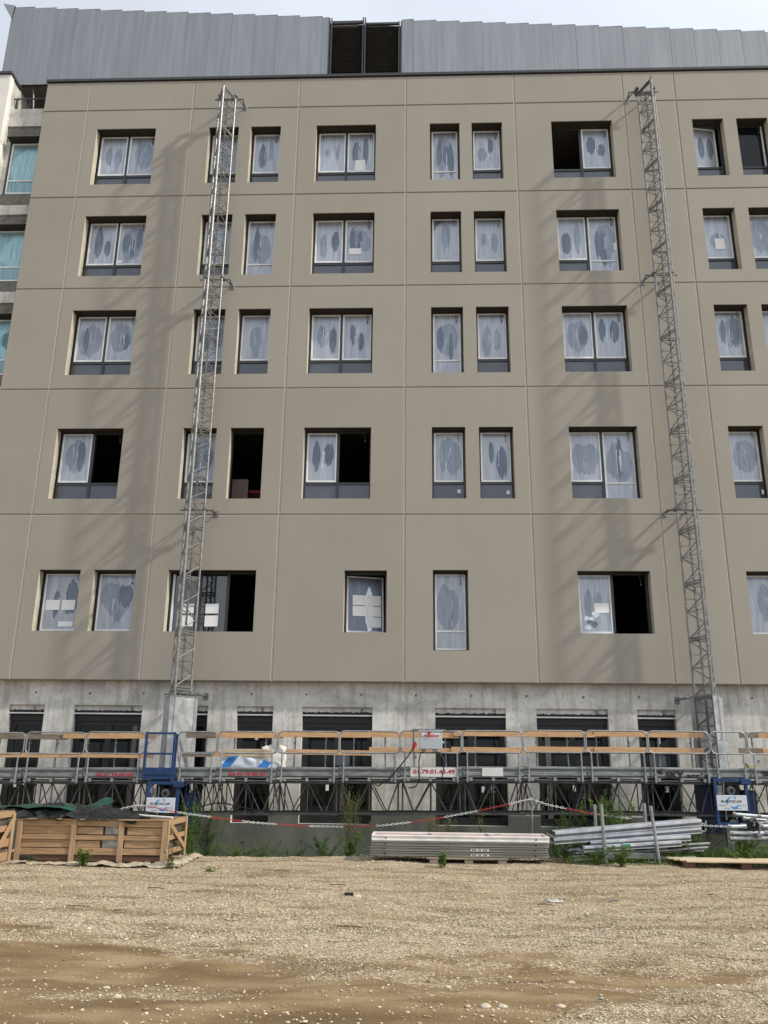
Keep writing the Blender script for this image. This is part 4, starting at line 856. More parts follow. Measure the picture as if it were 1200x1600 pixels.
# ================================================================== CHAINS
def chain(pts, label, post=None, seed=0):
    P_ = [Vector(p) for p in pts]; L_ = [0]
    for i in range(1, len(P_)): L_.append(L_[-1]+(P_[i]-P_[i-1]).length)
    def at_(s):
        for i in range(1, len(P_)):
            if s <= L_[i]: return P_[i-1].lerp(P_[i], (s-L_[i-1])/(L_[i]-L_[i-1]))
        return P_[-1]
    mbr, mbw = MB(), MB(); s = 0; k = 0
    while s+.05 < L_[-1]:
        a, b = at_(s), at_(s+.05); d = (b-a).normalized(); side = d.cross(Vector((0, 0, 1))).normalized(); upv = side.cross(d)
        wv_ = side if k % 2 else upv; ring = []; c = (a+b)/2
        for q in range(10): an = 2*math.pi*q/10; ring.append(c+d*math.cos(an)*.030+wv_*math.sin(an)*.016)
        (mbr if int(s/.62+seed) % 2 else mbw).path(ring, .0048, 5, closed=True); s += .046; k += 1
    t = thing('barrier_chain', pts[0], label, 'chain', 'red and white plastic barrier chains')
    obj('white_links', mbw, M_WPL, t); obj('red_links', mbr, M_RED, t)
chain([(-5.64, 16.3, .66), (-5.40, 16.3, .72), (-5.17, 16.3, .77), (-4.95, 16.3, .755), (-4.6, 16.3, .69), (-4.26, 16.3, .635), (-3.53, 16.3, .55), (-2.93, 16.3, .49), (-2.1, 16.3, .445), (-1.27, 16.3, .44), (-.6, 16.3, .47), (-.09, 16.3, .53), (.5, 16.3, .62), (1.09, 16.3, .73), (1.65, 16.3, .85), (2.15, 16.3, .97)], 'long sagging red and white plastic chain between the crates and the thin post')
chain([(2.15, 16.3, .97), (2.44, 16.3, .87), (3.08, 16.3, .75), (3.6, 16.3, .68), (3.98, 16.35, .64)], 'short red and white chain from the thin post down to the racked scaffold decks', seed=0)
chain([(4.95, 15.9, .585), (5.2, 15.9, .565), (5.46, 15.9, .56), (5.8, 15.9, .55), (6.1, 15.9, .56)], 'short red and white chain between the racked decks and the tube heap', seed=0)
mb = MB(); mb.bar((2.13, 16.32, ground_z(2.13, 16.3)), (2.17, 16.32, .99), .012, 6); mb.bar((2.17, 16.32, .96), (2.25, 16.30, .99), .02, 6); props(obj('chain_post', mb, M_ZINC, None, (2.13, 16.32, -.3)), 'thin bent steel rod holding up the peak of the red and white chain', 'post')

# ================================================================== CRATES
def crate_face(fr, x0, x1, z0, z1, n_up, base):
    pass
def board(mb, x0, x1, y, z0, z1, th, jit=0):
    mb.box(x0, x1, y, y+th, z0, z1, bev=.003)
CY = 14.22
t = thing('wooden_crate', (-5.2, 14.7, 0), 'long low open-slatted pine crate with black plastic sheeting thrown over its top', 'crate', 'pine crates at the left')
x0, x1, z0, z1, y1 = -6.46, -4.0, .115, .645, 15.35
ups = [-6.45, -5.56, -4.775, -4.07]
for ux in ups:
    mb = MB(); board(mb, ux, ux+.085, CY-.024, .01, z1, .022); obj('upright', mb, M_WOODV, t)
rs = random.Random(4)
for z_a, z_b in ((.545, .635), (.335, .41), (.115, .21)):
    for a, b in ((x0, -5.52), (-5.52, -4.74), (-4.74, x1)):
        mb = MB(); board(mb, a+.003, b-.003, CY, z_a+rs.uniform(-.006, .006), z_b+rs.uniform(-.006, .006), .02); obj('side_board', mb, M_WOOD, t)
for a, b, za, zb in ((x0+.05, -5.55, .42, .54), (x0+.05, -5.55, .215, .335), (-5.5, -5.05, .42, .53), (-5.5, -5.08, .215, .325), (-4.65, -4.05, .415, .53), (-4.68, -4.05, .22, .33)):
    mb = MB(); board(mb, a, b, CY+.024, za, zb, .018); obj('infill_board', mb, M_WOOD, t)
for xx, zz, w2 in ((-5.02, .42, .28), (-5.05, .215, .30)):
    mb = MB(); mb.box(xx, xx+w2, CY+.05, CY+.06, zz, zz+.12); obj('foil_wrapped_load', mb, mat('crinkled grey foil', (.36, .35, .32), .5, .2, var=.35, scale=9, bump=.6), t)
mb = MB(); mb.box(x0+.05, x1-.05, CY+.08, y1-.05, .14, .56); obj('load', mb, mat('dark packed load', (.10, .085, .065), .9, scale=4, var=.4), t)
# right end: rails, uprights, diagonal, runners
for za, zb in ((.56, .645), (.335, .41), (.115, .20)): mb = MB(); mb.box(x1, x1+.02, CY, y1, za, zb, bev=.003); obj('end_board', mb, M_WOOD, t)
for ya in (CY-.02, y1-.08): mb = MB(); mb.box(x1+.021, x1+.04, ya, ya+.085, .02, .66, bev=.003); obj('upright', mb, M_WOODV, t)
mb = MB(); Mx = Matrix.Translation((x1+.045, (CY+y1)/2, .36)) @ Matrix.Rotation(R(-24), 4, 'X'); mb.box(-.01, .01, -.5, .5, -.04, .04, M=Mx, bev=.003); obj('end_brace', mb, M_WOOD, t)
mb = MB(); mb.box(x0, x1, y1, y1+.02, .115, .64); obj('rear_side', mb, M_WOOD, t)
for ya in (CY+.02, 14.75, y1-.1): mb = MB(); mb.box(x0+.3, x1-.05, ya, ya+.08, .015, .10, bev=.003); obj('runner', mb, M_PALLETD, t)
mb = MB(); mb.box(x0, x1, CY-.03, CY+.05, .638, .655, bev=.003); obj('top_rail', mb, M_WOOD, t)
# left crate, seen on its right end
t = thing('wooden_crate', (-7.2, 13.9, 0), 'pine crate with a diagonal brace on its end, at the left edge', 'crate', 'pine crates at the left')
xe_ = -6.50
for ya in (13.42, 14.08): mb = MB(); mb.box(xe_, xe_+.022, ya, ya+.09, .0, .80 if ya < 14 else .74, bev=.003); obj('upright', mb, M_WOODV, t)
for za, zb in ((.68, .77), (.47, .56), (.24, .36), (.03, .16)): mb = MB(); mb.box(xe_-.022, xe_-.002, 13.42, 14.17, za, zb, bev=.003); obj('end_board', mb, M_WOOD, t)
mb = MB(); Mx = Matrix.Translation((xe_+.034, 13.83, .40)) @ Matrix.Rotation(R(44), 4, 'X'); mb.box(-.01, .01, -.40, .40, -.045, .045, M=Mx, bev=.003); obj('end_brace', mb, M_WOOD, t)
for za, zb in ((.68, .77), (.47, .56), (.24, .36), (.03, .16)):
    for ya in (13.42, 14.15): mb = MB(); mb.box(-8.7, xe_-.024, ya, ya+.02, za, zb, bev=.003); obj('side_board', mb, M_WOOD, t)
for ux in (-7.4, -8.3): mb = MB(); mb.box(ux, ux+.09, 13.396, 13.418, 0, .78, bev=.003); obj('upright', mb, M_WOODV, t)
mb = MB(); mb.box(-8.65, -6.56, 13.5, 14.1, .1, .66); obj('load', mb, bpy.data.materials['dark packed load'], t)
# tarpaulins
def sheet_mesh(xa, xb, ya, yb, n, m_, zf):
    mb = MB(); base = len(mb.v)
    for j in range(m_+1):
        for i in range(n+1):
            u, v = i/n, j/m_; x = xa+(xb-xa)*u; y = ya+(yb-ya)*v; mb.v.append((x+.03*noise.noise((x*3, y*3, 1)), y+.04*noise.noise((x*4, y*2, 5)), zf(x, y, u, v)))
    for j in range(m_):
        for i in range(n): a = j*(n+1)+i; mb.f.append((a, a+1, a+n+2, a+n+1)); mb.m.append(0)
    return mb
def ridge(x, y, s): return abs(noise.noise((x*2.2+s, y*3.2, s)))
def zt1(x, y, u, v):
    h = .675+.16*ridge(x*1.3, y, 3.)*(1-u*.55)+.14*math.exp(-((x+5.35)/.35)**2)*math.exp(-((v-.5)/.35)**2)+.07*noise.noise((x*7, y*5, 2))*(1-u*.7)+.03*abs(noise.noise((x*16, y*9, 6)))
    h += .12*math.exp(-((x+6.3)/.6)**2)*v
    if v < .16: h -= (.16-v)*(.35+.5*max(0, noise.noise((x*2.5, 0, 8))))*(1 if x > -6.3 else .3)
    return max(h, .50)
mb = sheet_mesh(-6.95, -4.52, CY-.06, y1, 110, 46, zt1); props(obj('plastic_sheet', mb, M_TARP, None, (-5.7, 14.7, .66), smooth=True), 'crumpled glossy black plastic sheet draped over the long pine crate', 'plastic sheet')
def zt2(x, y, u, v): return .74+.14*math.sin(math.pi*min(1, u*1.1))*.6*(.6+.4*v)+.20*math.exp(-((x+5.42)/.18)**2)*v+.09*ridge(x, y, 8.)
mb = sheet_mesh(-7.3, -5.28, 14.45, 15.3, 80, 26, zt2); props(obj('tarpaulin', mb, M_TARPG, None, (-6.2, 14.8, .75), smooth=True), 'dark green tarpaulin bunched up behind the black plastic on the crates', 'tarpaulin')
mb = MB(); v_ = [(-5.27, 14.7, .83), (-5.31, 14.72, .70), (-5.05, 14.66, .705), (-5.16, 14.68, .75)]; mb.face(v_); mb.face([(-5.27, 14.72, .83), (-5.16, 14.72, .74), (-5.22, 14.9, .70)])
props(obj('sheet_scrap', mb, mat('pale green sheet scrap', (.35, .45, .40), .6), None, (-5.2, 14.7, .7)), 'small pale green scrap of folded sheet sticking up on the black plastic', 'sheet')
mb = MB(); mb.bar((-4.6, 14.6, .70), (-3.98, 14.45, .675), .018, 8); props(obj('plastic_pipe', mb, M_WPL, None, (-4.3, 14.5, .68)), 'thin white plastic pipe lying on the right end of the long crate', 'pipe')
# geotextile strip lying in front of the crates
def zg(x, y, u, v): return ground_z(x, y)+.005+.045*ridge(x*1.1, y*3, 2.)*(.4+u)+.09*max(0, noise.noise((x*4, y*4, 3))-.12)+.02*abs(noise.noise((x*13, y*11, 1)))
mb = sheet_mesh(-6.35, -3.62, 13.72, 14.12, 90, 16, zg); props(obj('geotextile_strip', mb, M_GEO, None, (-5, 13.9, 0), smooth=True), 'dusty crumpled strip of geotextile on the gravel along the foot of the long crate', 'geotextile')
mb = sheet_mesh(-3.95, -3.70, 13.9, 15.5, 18, 60, lambda x, y, u, v: ground_z(x, y)+.005+(.05+.05*noise.noise((y*2.2, 0, 4)))*math.sin(math.pi*u)+.05*ridge(x*2, y*2, 5)+.02*abs(noise.noise((x*15, y*12, 1)))); props(obj('geotextile_strip', mb, M_GEO, None, (-3.75, 14.6, 0), smooth=True), 'pale rolled geotextile edge running back beside the right end of the long crate', 'geotextile')

# ================================================================== FORMWORK STACK
def formpanel(za, zb, top, label, dx=0, txt=None):
    t = thing('form_panel', (.75+dx, 15.2, za), label, 'formwork panel', 'stacked aluminium formwork panels'); x0, x1, ya, yb = -.73+dx, 2.24+dx, 14.95, 15.62
    mb = MB(); h = zb-za
    mb.box(x0, x1, ya, ya+.03, za, zb, bev=.003); mb.box(x0, x1, yb-.03, yb, za, zb, bev=.003); mb.box(x0, x0+.03, ya+.03, yb-.03, za, zb, bev=.003); mb.box(x1-.03, x1, ya+.03, yb-.03, za, zb, bev=.003)
    mb.box(x0+.01, x1-.01, ya-.012, ya+.001, za+.008, za+h*.3, bev=.003); mb.box(x0+.01, x1-.01, ya-.012, ya+.001, zb-h*.25, zb-.003, bev=.003)
    obj('edge_frame', mb, M_ALUL if top else M_ALU, t)
    mb = MB(); mb.box(x0+.03, x1-.03, ya+.03, yb-.03, (zb-.034 if top else za+.012), (zb-.026 if top else za+.025)); obj('form_face', mb, M_PINK if top else M_ALU, t)
    mb = MB()
    for k in range(1, 3): x = x0+(x1-x0)*k/3; mb.box(x-.022, x+.022, ya+.03, yb-.03, za+.03, zb-.012); mb.box(x-.03, x+.03, ya+.04, ya+.1, zb-.014, zb+.006)
    mb.box(x0+.03, x1-.03, ya+.31, ya+.35, za+.03, zb-.03); obj('cross_rib', mb, M_ALU, t)
    if txt:
        mb = MB(); mb.box(.94, 1.24, ya-.008, ya-.004, za+h*.3, za+h*.75) if txt == 1 else None
        if mb.f: obj('maker_label', mb, M_WPL, t)
        mb = MB(); text_mb(mb, 'COFFRAGE' if False else 'III II III', .96, ya-.010, za+h*.38, .03, width=.25, bold=.001); obj('stamped_marks', mb, M_NAVYT, t)
    mb = MB()
    for x in (x0+.24, x1-.22): mb.bar((x, ya-.009, (za+zb)/2), (x, ya+.001, (za+zb)/2), .013, 10)
    obj('tie_bore', mb, M_BLACK, t)
zb0 = .085
formpanel(zb0, zb0+.075, False, 'lowest dusty aluminium formwork panel of the stack on the pallet', -.01, 1)
formpanel(zb0+.078, zb0+.155, False, 'second dusty aluminium formwork panel from the bottom of the stack', -.02, 1)
formpanel(zb0+.158, zb0+.235, False, 'third formwork panel of the stack, directly beneath the white-rimmed one', .0, 0)
formpanel(zb0+.238, zb0+.335, True, 'topmost formwork panel with white rim and reddish face', 0.01)
t = thing('pallet', (1, 15.1, 0), 'greyed wooden pallet under the aluminium formwork panels', 'pallet')
mb = MB(); mb.box(.2, 1.55, 14.85, 14.95, .062, .082); mb.box(.2, 1.55, 15.5, 15.6, .062, .082); obj('deck_board', mb, M_PALLET, t)
for x in (.25, .83, 1.38):
    for y in (14.86, 15.5): mb = MB(); mb.box(x, x+.14, y, y+.12, .0, .06, bev=.004); obj('block', mb, M_PALLET, t)
mb = MB(); mb.box(.2, 1.55, 14.84, 14.98, -.016, -.002+.0); obj('bottom_board', mb, M_PALLET, t)

# ================================================================== SCAFFOLD RACK
t = thing('steel_rack', (3.6, 15.4, 0), 'galvanised steel stillage with four upright posts holding scaffold parts', 'rack')
for (x, y, zt_, lx) in ((3.16, 15.0, .95, -.01), (4.0, 14.95, .93, -.04), (3.24, 16.0, .9, 0), (4.13, 16.0, .93, 0)):
    mb = MB(); mb.bar((x-lx, y, .0), (x+lx, y, zt_), .029, 10); mb.bar((x-lx, y, -.01), (x-lx, y, .01), .05, 10); obj('post', mb, M_ZINC, t)
mb = MB(); mb.box(3.16, 4.02, 14.98, 15.04, .10, .19, bev=.004); mb.box(3.2, 4.1, 15.96, 16.02, .1, .18); mb.box(3.15, 3.2, 15.0, 16.0, .1, .17); mb.box(4.0, 4.05, 15.0, 16.0, .1, .17); mb.path([(3.86, 14.96, .1), (3.86, 14.95, .05), (3.98, 14.95, .05), (3.98, 14.96, .1)], .012, 6); obj('base_frame', mb, M_ZINCD, t)
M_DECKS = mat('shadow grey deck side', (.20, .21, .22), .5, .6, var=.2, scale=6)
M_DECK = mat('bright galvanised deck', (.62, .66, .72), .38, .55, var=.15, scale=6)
def sdeck(x0, z0, x1, z1, y, w, h, label, hooks=True, mm=None, green=False):
    L_ = math.hypot(x1-x0, z1-z0); Mx = Matrix.Translation((x0, y, z0)) @ Matrix.Rotation(-math.atan2(z1-z0, x1-x0), 4, 'Y')
    t = thing('scaffold_deck', (x0, y, z0), label, 'scaffold deck', 'scaffold decks stacked in the steel rack'); mb = MB()
    def B4(a, b, c, d, e_, f2, m_=None, **k): (m_ or mb).box(a, b, c, d, e_, f2, M=Mx, **k)
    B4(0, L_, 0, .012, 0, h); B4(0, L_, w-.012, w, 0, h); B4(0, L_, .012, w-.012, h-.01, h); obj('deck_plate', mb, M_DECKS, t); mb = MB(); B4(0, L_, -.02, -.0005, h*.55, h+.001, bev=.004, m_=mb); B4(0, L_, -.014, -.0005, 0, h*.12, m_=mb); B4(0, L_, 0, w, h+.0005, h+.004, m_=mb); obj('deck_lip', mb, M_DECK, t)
    if hooks:
        hk = MB()
        for xe2, sg in ((0, -1), (L_, 1)):
            for yy in (.03, w-.05):
                hk.path([tuple(Mx @ Vector(v)) for v in ((xe2, yy, h*.3), (xe2+sg*.05, yy, h*.2), (xe2+sg*.085, yy, h*.35), (xe2+sg*.085, yy, h*.7))], .014, 6)
        obj('hook', hk, M_ZINC, t)
    pf = MB()
    for k in range(int(L_/.055)): pf.box(.03+k*.055, .045+k*.055, -.002, -.0005, h*.22, h*.34, M=Mx)
    obj('perforation', pf, M_BLACK, t)
    if green:
        q = MB(); q.box(L_*.39, L_*.48, -.024, -.0205, h*.52, h*.95, M=Mx); obj('green_label', q, mat('green label', (.02, .28, .2), .5), t)
        q = MB(); q.box(L_*.485, L_*.61, -.024, -.0205, h*.52, h*.95, M=Mx); obj('white_label', q, M_WPL, t)
    return t
sdeck(2.38, .39, 4.84, .62, 15.12, .32, .10, 'topmost long perforated scaffold deck sloping up to the right in the rack')
sdeck(2.36, .29, 4.83, .50, 15.14, .32, .10, 'second long scaffold deck, just beneath the topmost one in the rack')
sdeck(2.95, .27, 4.62, .385, 15.06, .32, .085, 'short scaffold deck without label lying above the green-labelled one', False)
sdeck(2.82, .185, 4.45, .30, 15.04, .32, .09, 'scaffold deck with a small green label in the middle of the racked stack', True, green=True)
rs = random.Random(9)
tubes = [(2.62, .13, 4.9, .20), (2.64, .09, 4.95, .27), (2.7, .165, 4.4, .23), (2.6, .20, 4.98, .33), (2.66, .055, 4.7, .12), (2.75, .23, 4.6, .30)]
tl = ['lowest', 'second lowest', 'third', 'fourth', 'fifth', 'uppermost']
for k, (xa, za, xb, zb) in enumerate(sorted(tubes, key=lambda q: q[1])):
    t = thing('scaffold_tube', (xa, 15.2, za), 'galvanised scaffold tube under the racked decks, %s of the bundle' % tl[k], 'tube', 'scaffold tubes under the racked decks')
    y = 15.1+.09*(k % 3); mb = MB(); mb.bar((xa, y, za), (xb, y+.05, zb), .024, 10); obj('tube', mb, M_ZINC, t); mb = MB()
    for s in range(2): mb.path([(xa+.02, y-.03, za-.03), (xa-.05, y-.04, za+.0), (xa-.03, y-.03, za+.05), (xa+.03, y, za+.03)], .012, 6)
    obj('wedge_head', mb, M_ZINCD, t)
# tube heap at the right edge
heap = [((5.32, 15.3, .60), (6.9, 15.4, .63), 'uppermost white'), ((5.34, 15.28, .50), (7.0, 15.3, .52), 'second'), ((5.32, 15.25, .41), (7.1, 15.3, .44), 'thick middle'), ((5.92, 15.1, .30), (7.2, 15.1, .31), 'short lower'), ((5.96, 15.1, .22), (7.3, 15.15, .21), 'lower'), ((6.02, 15.05, .14), (7.3, 15.1, .12), 'bottom'), ((5.70, 15.6, .72), (7.1, 15.7, .60), 'sloping rear'), ((5.62, 15.5, .55), (6.9, 15.45, .88), 'steeply tilted'), ((5.60, 15.45, .60), (6.8, 15.5, .76), 'gently tilted'), ((5.58, 15.7, .78), (6.8, 15.7, .70), 'rearmost')]
for a, b, nm in heap:
    mb = MB(); mb.bar(a, b, .028 if 'thick' not in nm else .036, 10); t = thing('scaffold_tube', a, nm+' galvanised tube of the heap at the right edge', 'tube', 'scaffold tubes heaped at the right edge'); obj('tube', mb, M_ZINC if 'l' in nm else M_DECK, t)
    mb = MB(); x = a[0]; 
    for k in range(2): d = Vector(b)-Vector(a); c = Vector(a)+d*(.02+.35*k); mb.bar(c-d.normalized()*.025, c+d.normalized()*.025, .042, 10); mb.bar(c+Vector((0, 0, .04)), c-Vector((0, 0, .06)), .012, 6)
    obj('coupler', mb, M_ZINCD, t)
t = thing('castor', (5.72, 15.2, .62), 'black rubber castor wheel resting on the heap of scaffold tubes', 'castor')
mb = MB(); ring = [(5.72+.085*math.cos(a*math.pi/10), 15.2, .64+.085*math.sin(a*math.pi/10)) for a in range(20)]; mb.path(ring, .026, 8, closed=True); mb.bar((5.72, 15.18, .64), (5.72, 15.22, .64), .07, 16); obj('tyre', mb, M_BLACK, t, smooth=True)
mb = MB(); mb.path([(5.66, 15.15, .70), (5.74, 15.14, .75), (5.81, 15.16, .66), (5.82, 15.2, .55), (5.78, 15.2, .47)], .018, 6); mb.box(5.74, 5.82, 15.12, 15.26, .44, .50, bev=.008); mb.bar((5.72, 15.14, .64), (5.72, 15.26, .64), .018, 10); obj('fork', mb, M_ZINCD, t)
# planks on skid blocks
t = thing('plank_pallet', (5, 14.8, 0), 'pale planed planks on brown blocks at the lower right', 'planks')
for k, (ya, za) in enumerate(((14.5, .105), (14.64, .107), (14.78, .103), (14.92, .106))): mb = MB(); mb.box(4.17+.06*(3-k), 7.2, ya, ya+.13, za, za+.024, bev=.003); obj('plank', mb, M_PALE, t)
for x in (4.32, 5.22, 6.3):
    mb = MB(); mb.box(x, x+.17, 14.55, 14.66, .0, .103, bev=.004); obj('skid_block', mb, M_PALLETD, t); mb = MB(); mb.box(x, x+.17, 14.9, 15.0, .0, .103, bev=.004); obj('skid_block', mb, M_PALLETD, t)

# ================================================================== PLANTS
def weed(x, y, h, ns, spread, leafl, leafw, dens, mleaf, label, seed, z=None, bushy=.3, group='weeds along the foot of the wall'):
    rs = random.Random(seed); z = ground_z(x, y) if z is None else z; t = thing('weed_plant', (x, y, z), label, 'weed', group); st, lf = MB(), MB()
    for s in range(ns):
        a = rs.uniform(0, 6.28); hh = h*rs.uniform(.55, 1.0); lx, ly = math.cos(a)*spread*rs.random(), math.sin(a)*spread*rs.random()*.6
        pts = []; ox, oy = rs.uniform(-.04, .04), rs.uniform(-.04, .04)
        for k in range(7): u = k/6; pts.append(Vector((x+ox+lx*u**1.4+.015*noise.noise((s*3., u*3, seed)), y+oy+ly*u**1.4, z+hh*u)))
        st.path(pts, [.006*(1-.75*k/6) for k in range(7)], 4)
        br = [(pts, 1.)]
        for b in range(int(hh*14*bushy)+1):
            u0 = rs.uniform(.25, .95); i0 = int(u0*6); p0 = pts[i0].lerp(pts[min(6, i0+1)], u0*6-i0); aa = rs.uniform(0, 6.28); bl = hh*rs.uniform(.12, .34)*(1.1-u0*.5)
            q = [p0+Vector((math.cos(aa)*bl*.6*v, math.sin(aa)*bl*.5*v, bl*.9*v**1.2)) for v in (0, .33, .66, 1)]; st.path(q, [.003, .0025, .002, .0012], 3); br.append((q, bl/hh))
        for q, wgt in br:
            n = max(5, int(dens*hh*wgt*95))
            for _ in range(n):
                v = rs.uniform(.12 if q is pts else 0, 1)*(len(q)-1); i0 = min(int(v), len(q)-2); p0 = q[i0].lerp(q[i0+1], v-i0)
                aa = rs.uniform(0, 6.28); el = rs.uniform(-.3, .9); L_ = leafl*1.15*rs.uniform(.5, 1.2)*(1.15-.5*v/(len(q)-1)); w = leafw*1.3*rs.uniform(.7, 1.2)
                d = Vector((math.cos(aa)*math.cos(el), math.sin(aa)*math.cos(el), math.sin(el))); sd = d.cross(Vector((rs.uniform(-.4, .4), rs.uniform(-.4, .4), 1))).normalized()*w*.5
                mid = p0+d*L_*.5+Vector((0, 0, .004)); tip = p0+d*L_-Vector((0, 0, L_*.22)); lf.face([p0, mid+sd, tip, mid-sd])
    obj('stems', st, M_STEM, t); obj('leaves', lf, mleaf, t)
weed(-4.35, 17.0, 1.75, 7, .30, .09, .012, .8, M_LEAF1, 'tall feathery dark weed growing between the blue drive unit and the wall', 1)
weed(-4.0, 16.9, 1.5, 12, .5, .09, .012, .8, M_LEAF1, 'tall thin dark weed just right of the blue drive unit', 2)
weed(-3.7, 16.3, .62, 7, .45, .07, .014, .9, M_LEAF1, 'low spreading dark weed right of the long crate', 3)
weed(-2.75, 16.1, .75, 14, .7, .07, .013, .8, M_LEAF1, 'wide dark bush against the coated wall, left of the tall pale-stemmed weed', 4)
weed(-2.1, 16.1, .62, 13, .6, .07, .013, .8, M_LEAF1, 'dark feathery bush under the lowest sag of the chain', 5)
weed(-1.2, 16.3, 1.55, 6, .35, .055, .010, .45, M_LEAF3, 'tall sparse pale-stemmed weed reaching up to the platform deck', 6, bushy=.8)
weed(-1.15, 16.0, .55, 9, .30, .07, .018, 1.4, M_LEAF2, 'bright green bushy weed at the foot of the tall sparse one', 7)
weed(-.7, 16.2, .8, 5, .3, .06, .012, .6, M_LEAF1, 'thin weed just left of the formwork panel stack', 8, bushy=.6)
weed(.35, 16.0, .86, 8, .24, .08, .012, 1.0, M_LEAF3, 'yellowish spiky weed behind the middle of the formwork stack', 9, bushy=.1)
weed(.62, 16.1, .9, 7, .2, .08, .012, 1.0, M_LEAF3, 'taller yellowish spiky weed behind the formwork stack, beside its twin', 10, bushy=.1)
weed(1.25, 16.0, .8, 4, .12, .08, .012, 1.0, M_LEAF3, 'small clump of yellowish stems behind the right half of the formwork stack', 11, bushy=.1)
weed(-.42, 16.1, .66, 2, .08, .07, .012, .8, M_LEAF3, 'pair of thin yellowish stems behind the left end of the formwork stack', 12, bushy=.1)
weed(2.55, 16.2, .85, 4, .15, .06, .02, .9, M_LEAF1, 'upright dark weed between the formwork stack and the racked decks', 13)
weed(2.85, 16.45, 1.25, 12, .6, .08, .014, .9, M_LEAF1, 'tall dark bush left of the rack behind the scaffold decks', 14)
weed(3.55, 16.5, 1.65, 22, .95, .09, .014, 1.0, M_LEAF2, 'large light green feathery bush behind the rack', 15, bushy=.5)
weed(4.2, 16.6, 1.15, 12, .7, .08, .014, .8, M_LEAF1, 'dark bush behind the right post of the rack', 16)
weed(4.75, 16.7, 1.25, 10, .45, .08, .013, .7, M_LEAF1, 'tall dark weed right of the rack, in front of the dark doorway', 17)
weed(5.3, 16.6, .9, 8, .5, .08, .016, .8, M_LEAF1, 'dark tangled weed under the mesh-sided shroud', 18)
weed(5.75, 16.3, .95, 9, .35, .08, .016, 1.0, M_LEAF2, 'yellow-green weed below the right drive unit sign', 19)
weed(3.0, 14.85, .30, 12, .30, .05, .022, 1.3, M_LEAF2, 'low broad-leaved weed in front of the left post of the rack', 20, bushy=.2)
weed(3.35, 14.62, .34, 14, .34, .055, .022, 1.5, M_LEAF2, 'leafy green weed spreading over the gravel in front of the rack', 21, bushy=.2)
weed(.45, 14.35, .24, 7, .12, .05, .022, 1.6, M_LEAF2, 'small bright weed growing by the pallet under the formwork stack', 22, bushy=.2)
weed(-5.15, 13.75, .26, 8, .16, .06, .026, 1.6, M_LEAF2, 'bright green weed in front of the long crate', 23, bushy=.2)
weed(-3.78, 13.75, .42, 5, .12, .045, .012, .8, M_LEAF1, 'thin grey-green weed at the right corner of the long crate', 24, bushy=.4)
weed(4.55, 15.35, .38, 14, .5, .05, .018, 1.3, M_LEAF1, 'low dark weeds between the rack and the tube heap', 25)
weed(5.35, 15.1, .34, 12, .5, .05, .02, 1.2, M_LEAF2, 'low green weeds in front of the tube heap', 26)
weed(-3.05, 13.4, .07, 8, .25, .035, .014, 1.2, M_LEAF2, 'tiny sprig low on the open gravel right of the crate', 27)
weed(-6.1, 14.0, .12, 6, .2, .03, .014, 1.2, M_LEAF1, 'tiny sprig at the left foot of the long crate', 28)
weed(-4.6, 16.6, 1.0, 8, .4, .08, .014, 1.0, M_LEAF1, 'dark leafy weed directly behind the right end of the long crate', 41)
weed(-4.15, 16.4, 1.3, 9, .3, .09, .013, 1.0, M_LEAF2, 'lighter feathery weed at the left end of the dark wall strip', 42)
weed(3.2, 16.35, .95, 10, .5, .08, .016, 1.1, M_LEAF2, 'mid green weed rising just left of the rear rack posts', 43)
weed(3.85, 16.3, 1.2, 9, .5, .08, .016, 1.1, M_LEAF1, 'dark green weed rising between the rear rack posts', 44)
weed(2.62, 15.55, .30, 10, .35, .06, .02, 1.2, M_LEAF2, 'low weed at the left end of the tube bundle under the rack', 45, bushy=.2)
weed(4.45, 15.6, .6, 10, .4, .07, .016, 1.1, M_LEAF1, 'bushy weed at the right ends of the racked decks', 46)
weed(6.4, 16.2, .9, 10, .5, .07, .016, 1.1, M_LEAF2, 'green weed behind the tube heap at the right edge', 47)
weed(-1.6, 16.0, .5, 12, .5, .06, .016, 1.2, M_LEAF1, 'low dark weed left of the bright bush by the wall', 51)
weed(-3.2, 15.95, .42, 12, .5, .06, .016, 1.2, M_LEAF2, 'low green weed at the gravel edge right of the crates', 52)
weed(2.3, 16.0, .5, 10, .35, .06, .016, 1.1, M_LEAF1, 'low weed at the foot of the thin chain post', 53)
weed(3.9, 15.7, .55, 12, .5, .06, .018, 1.2, M_LEAF2, 'green weed poking up between the racked scaffold decks', 54)
weed(4.9, 15.7, .62, 14, .5, .06, .018, 1.2, M_LEAF1, 'thick weed patch right of the racked decks', 55)
weed(5.7, 15.75, .75, 16, .55, .06, .018, 1.2, M_LEAF2, 'yellow-green weed patch behind the castor wheel', 56)
weed(5.5, 15.05, .28, 16, .55, .05, .02, 1.3, M_LEAF2, 'bright low weed just behind the pale planks', 57)
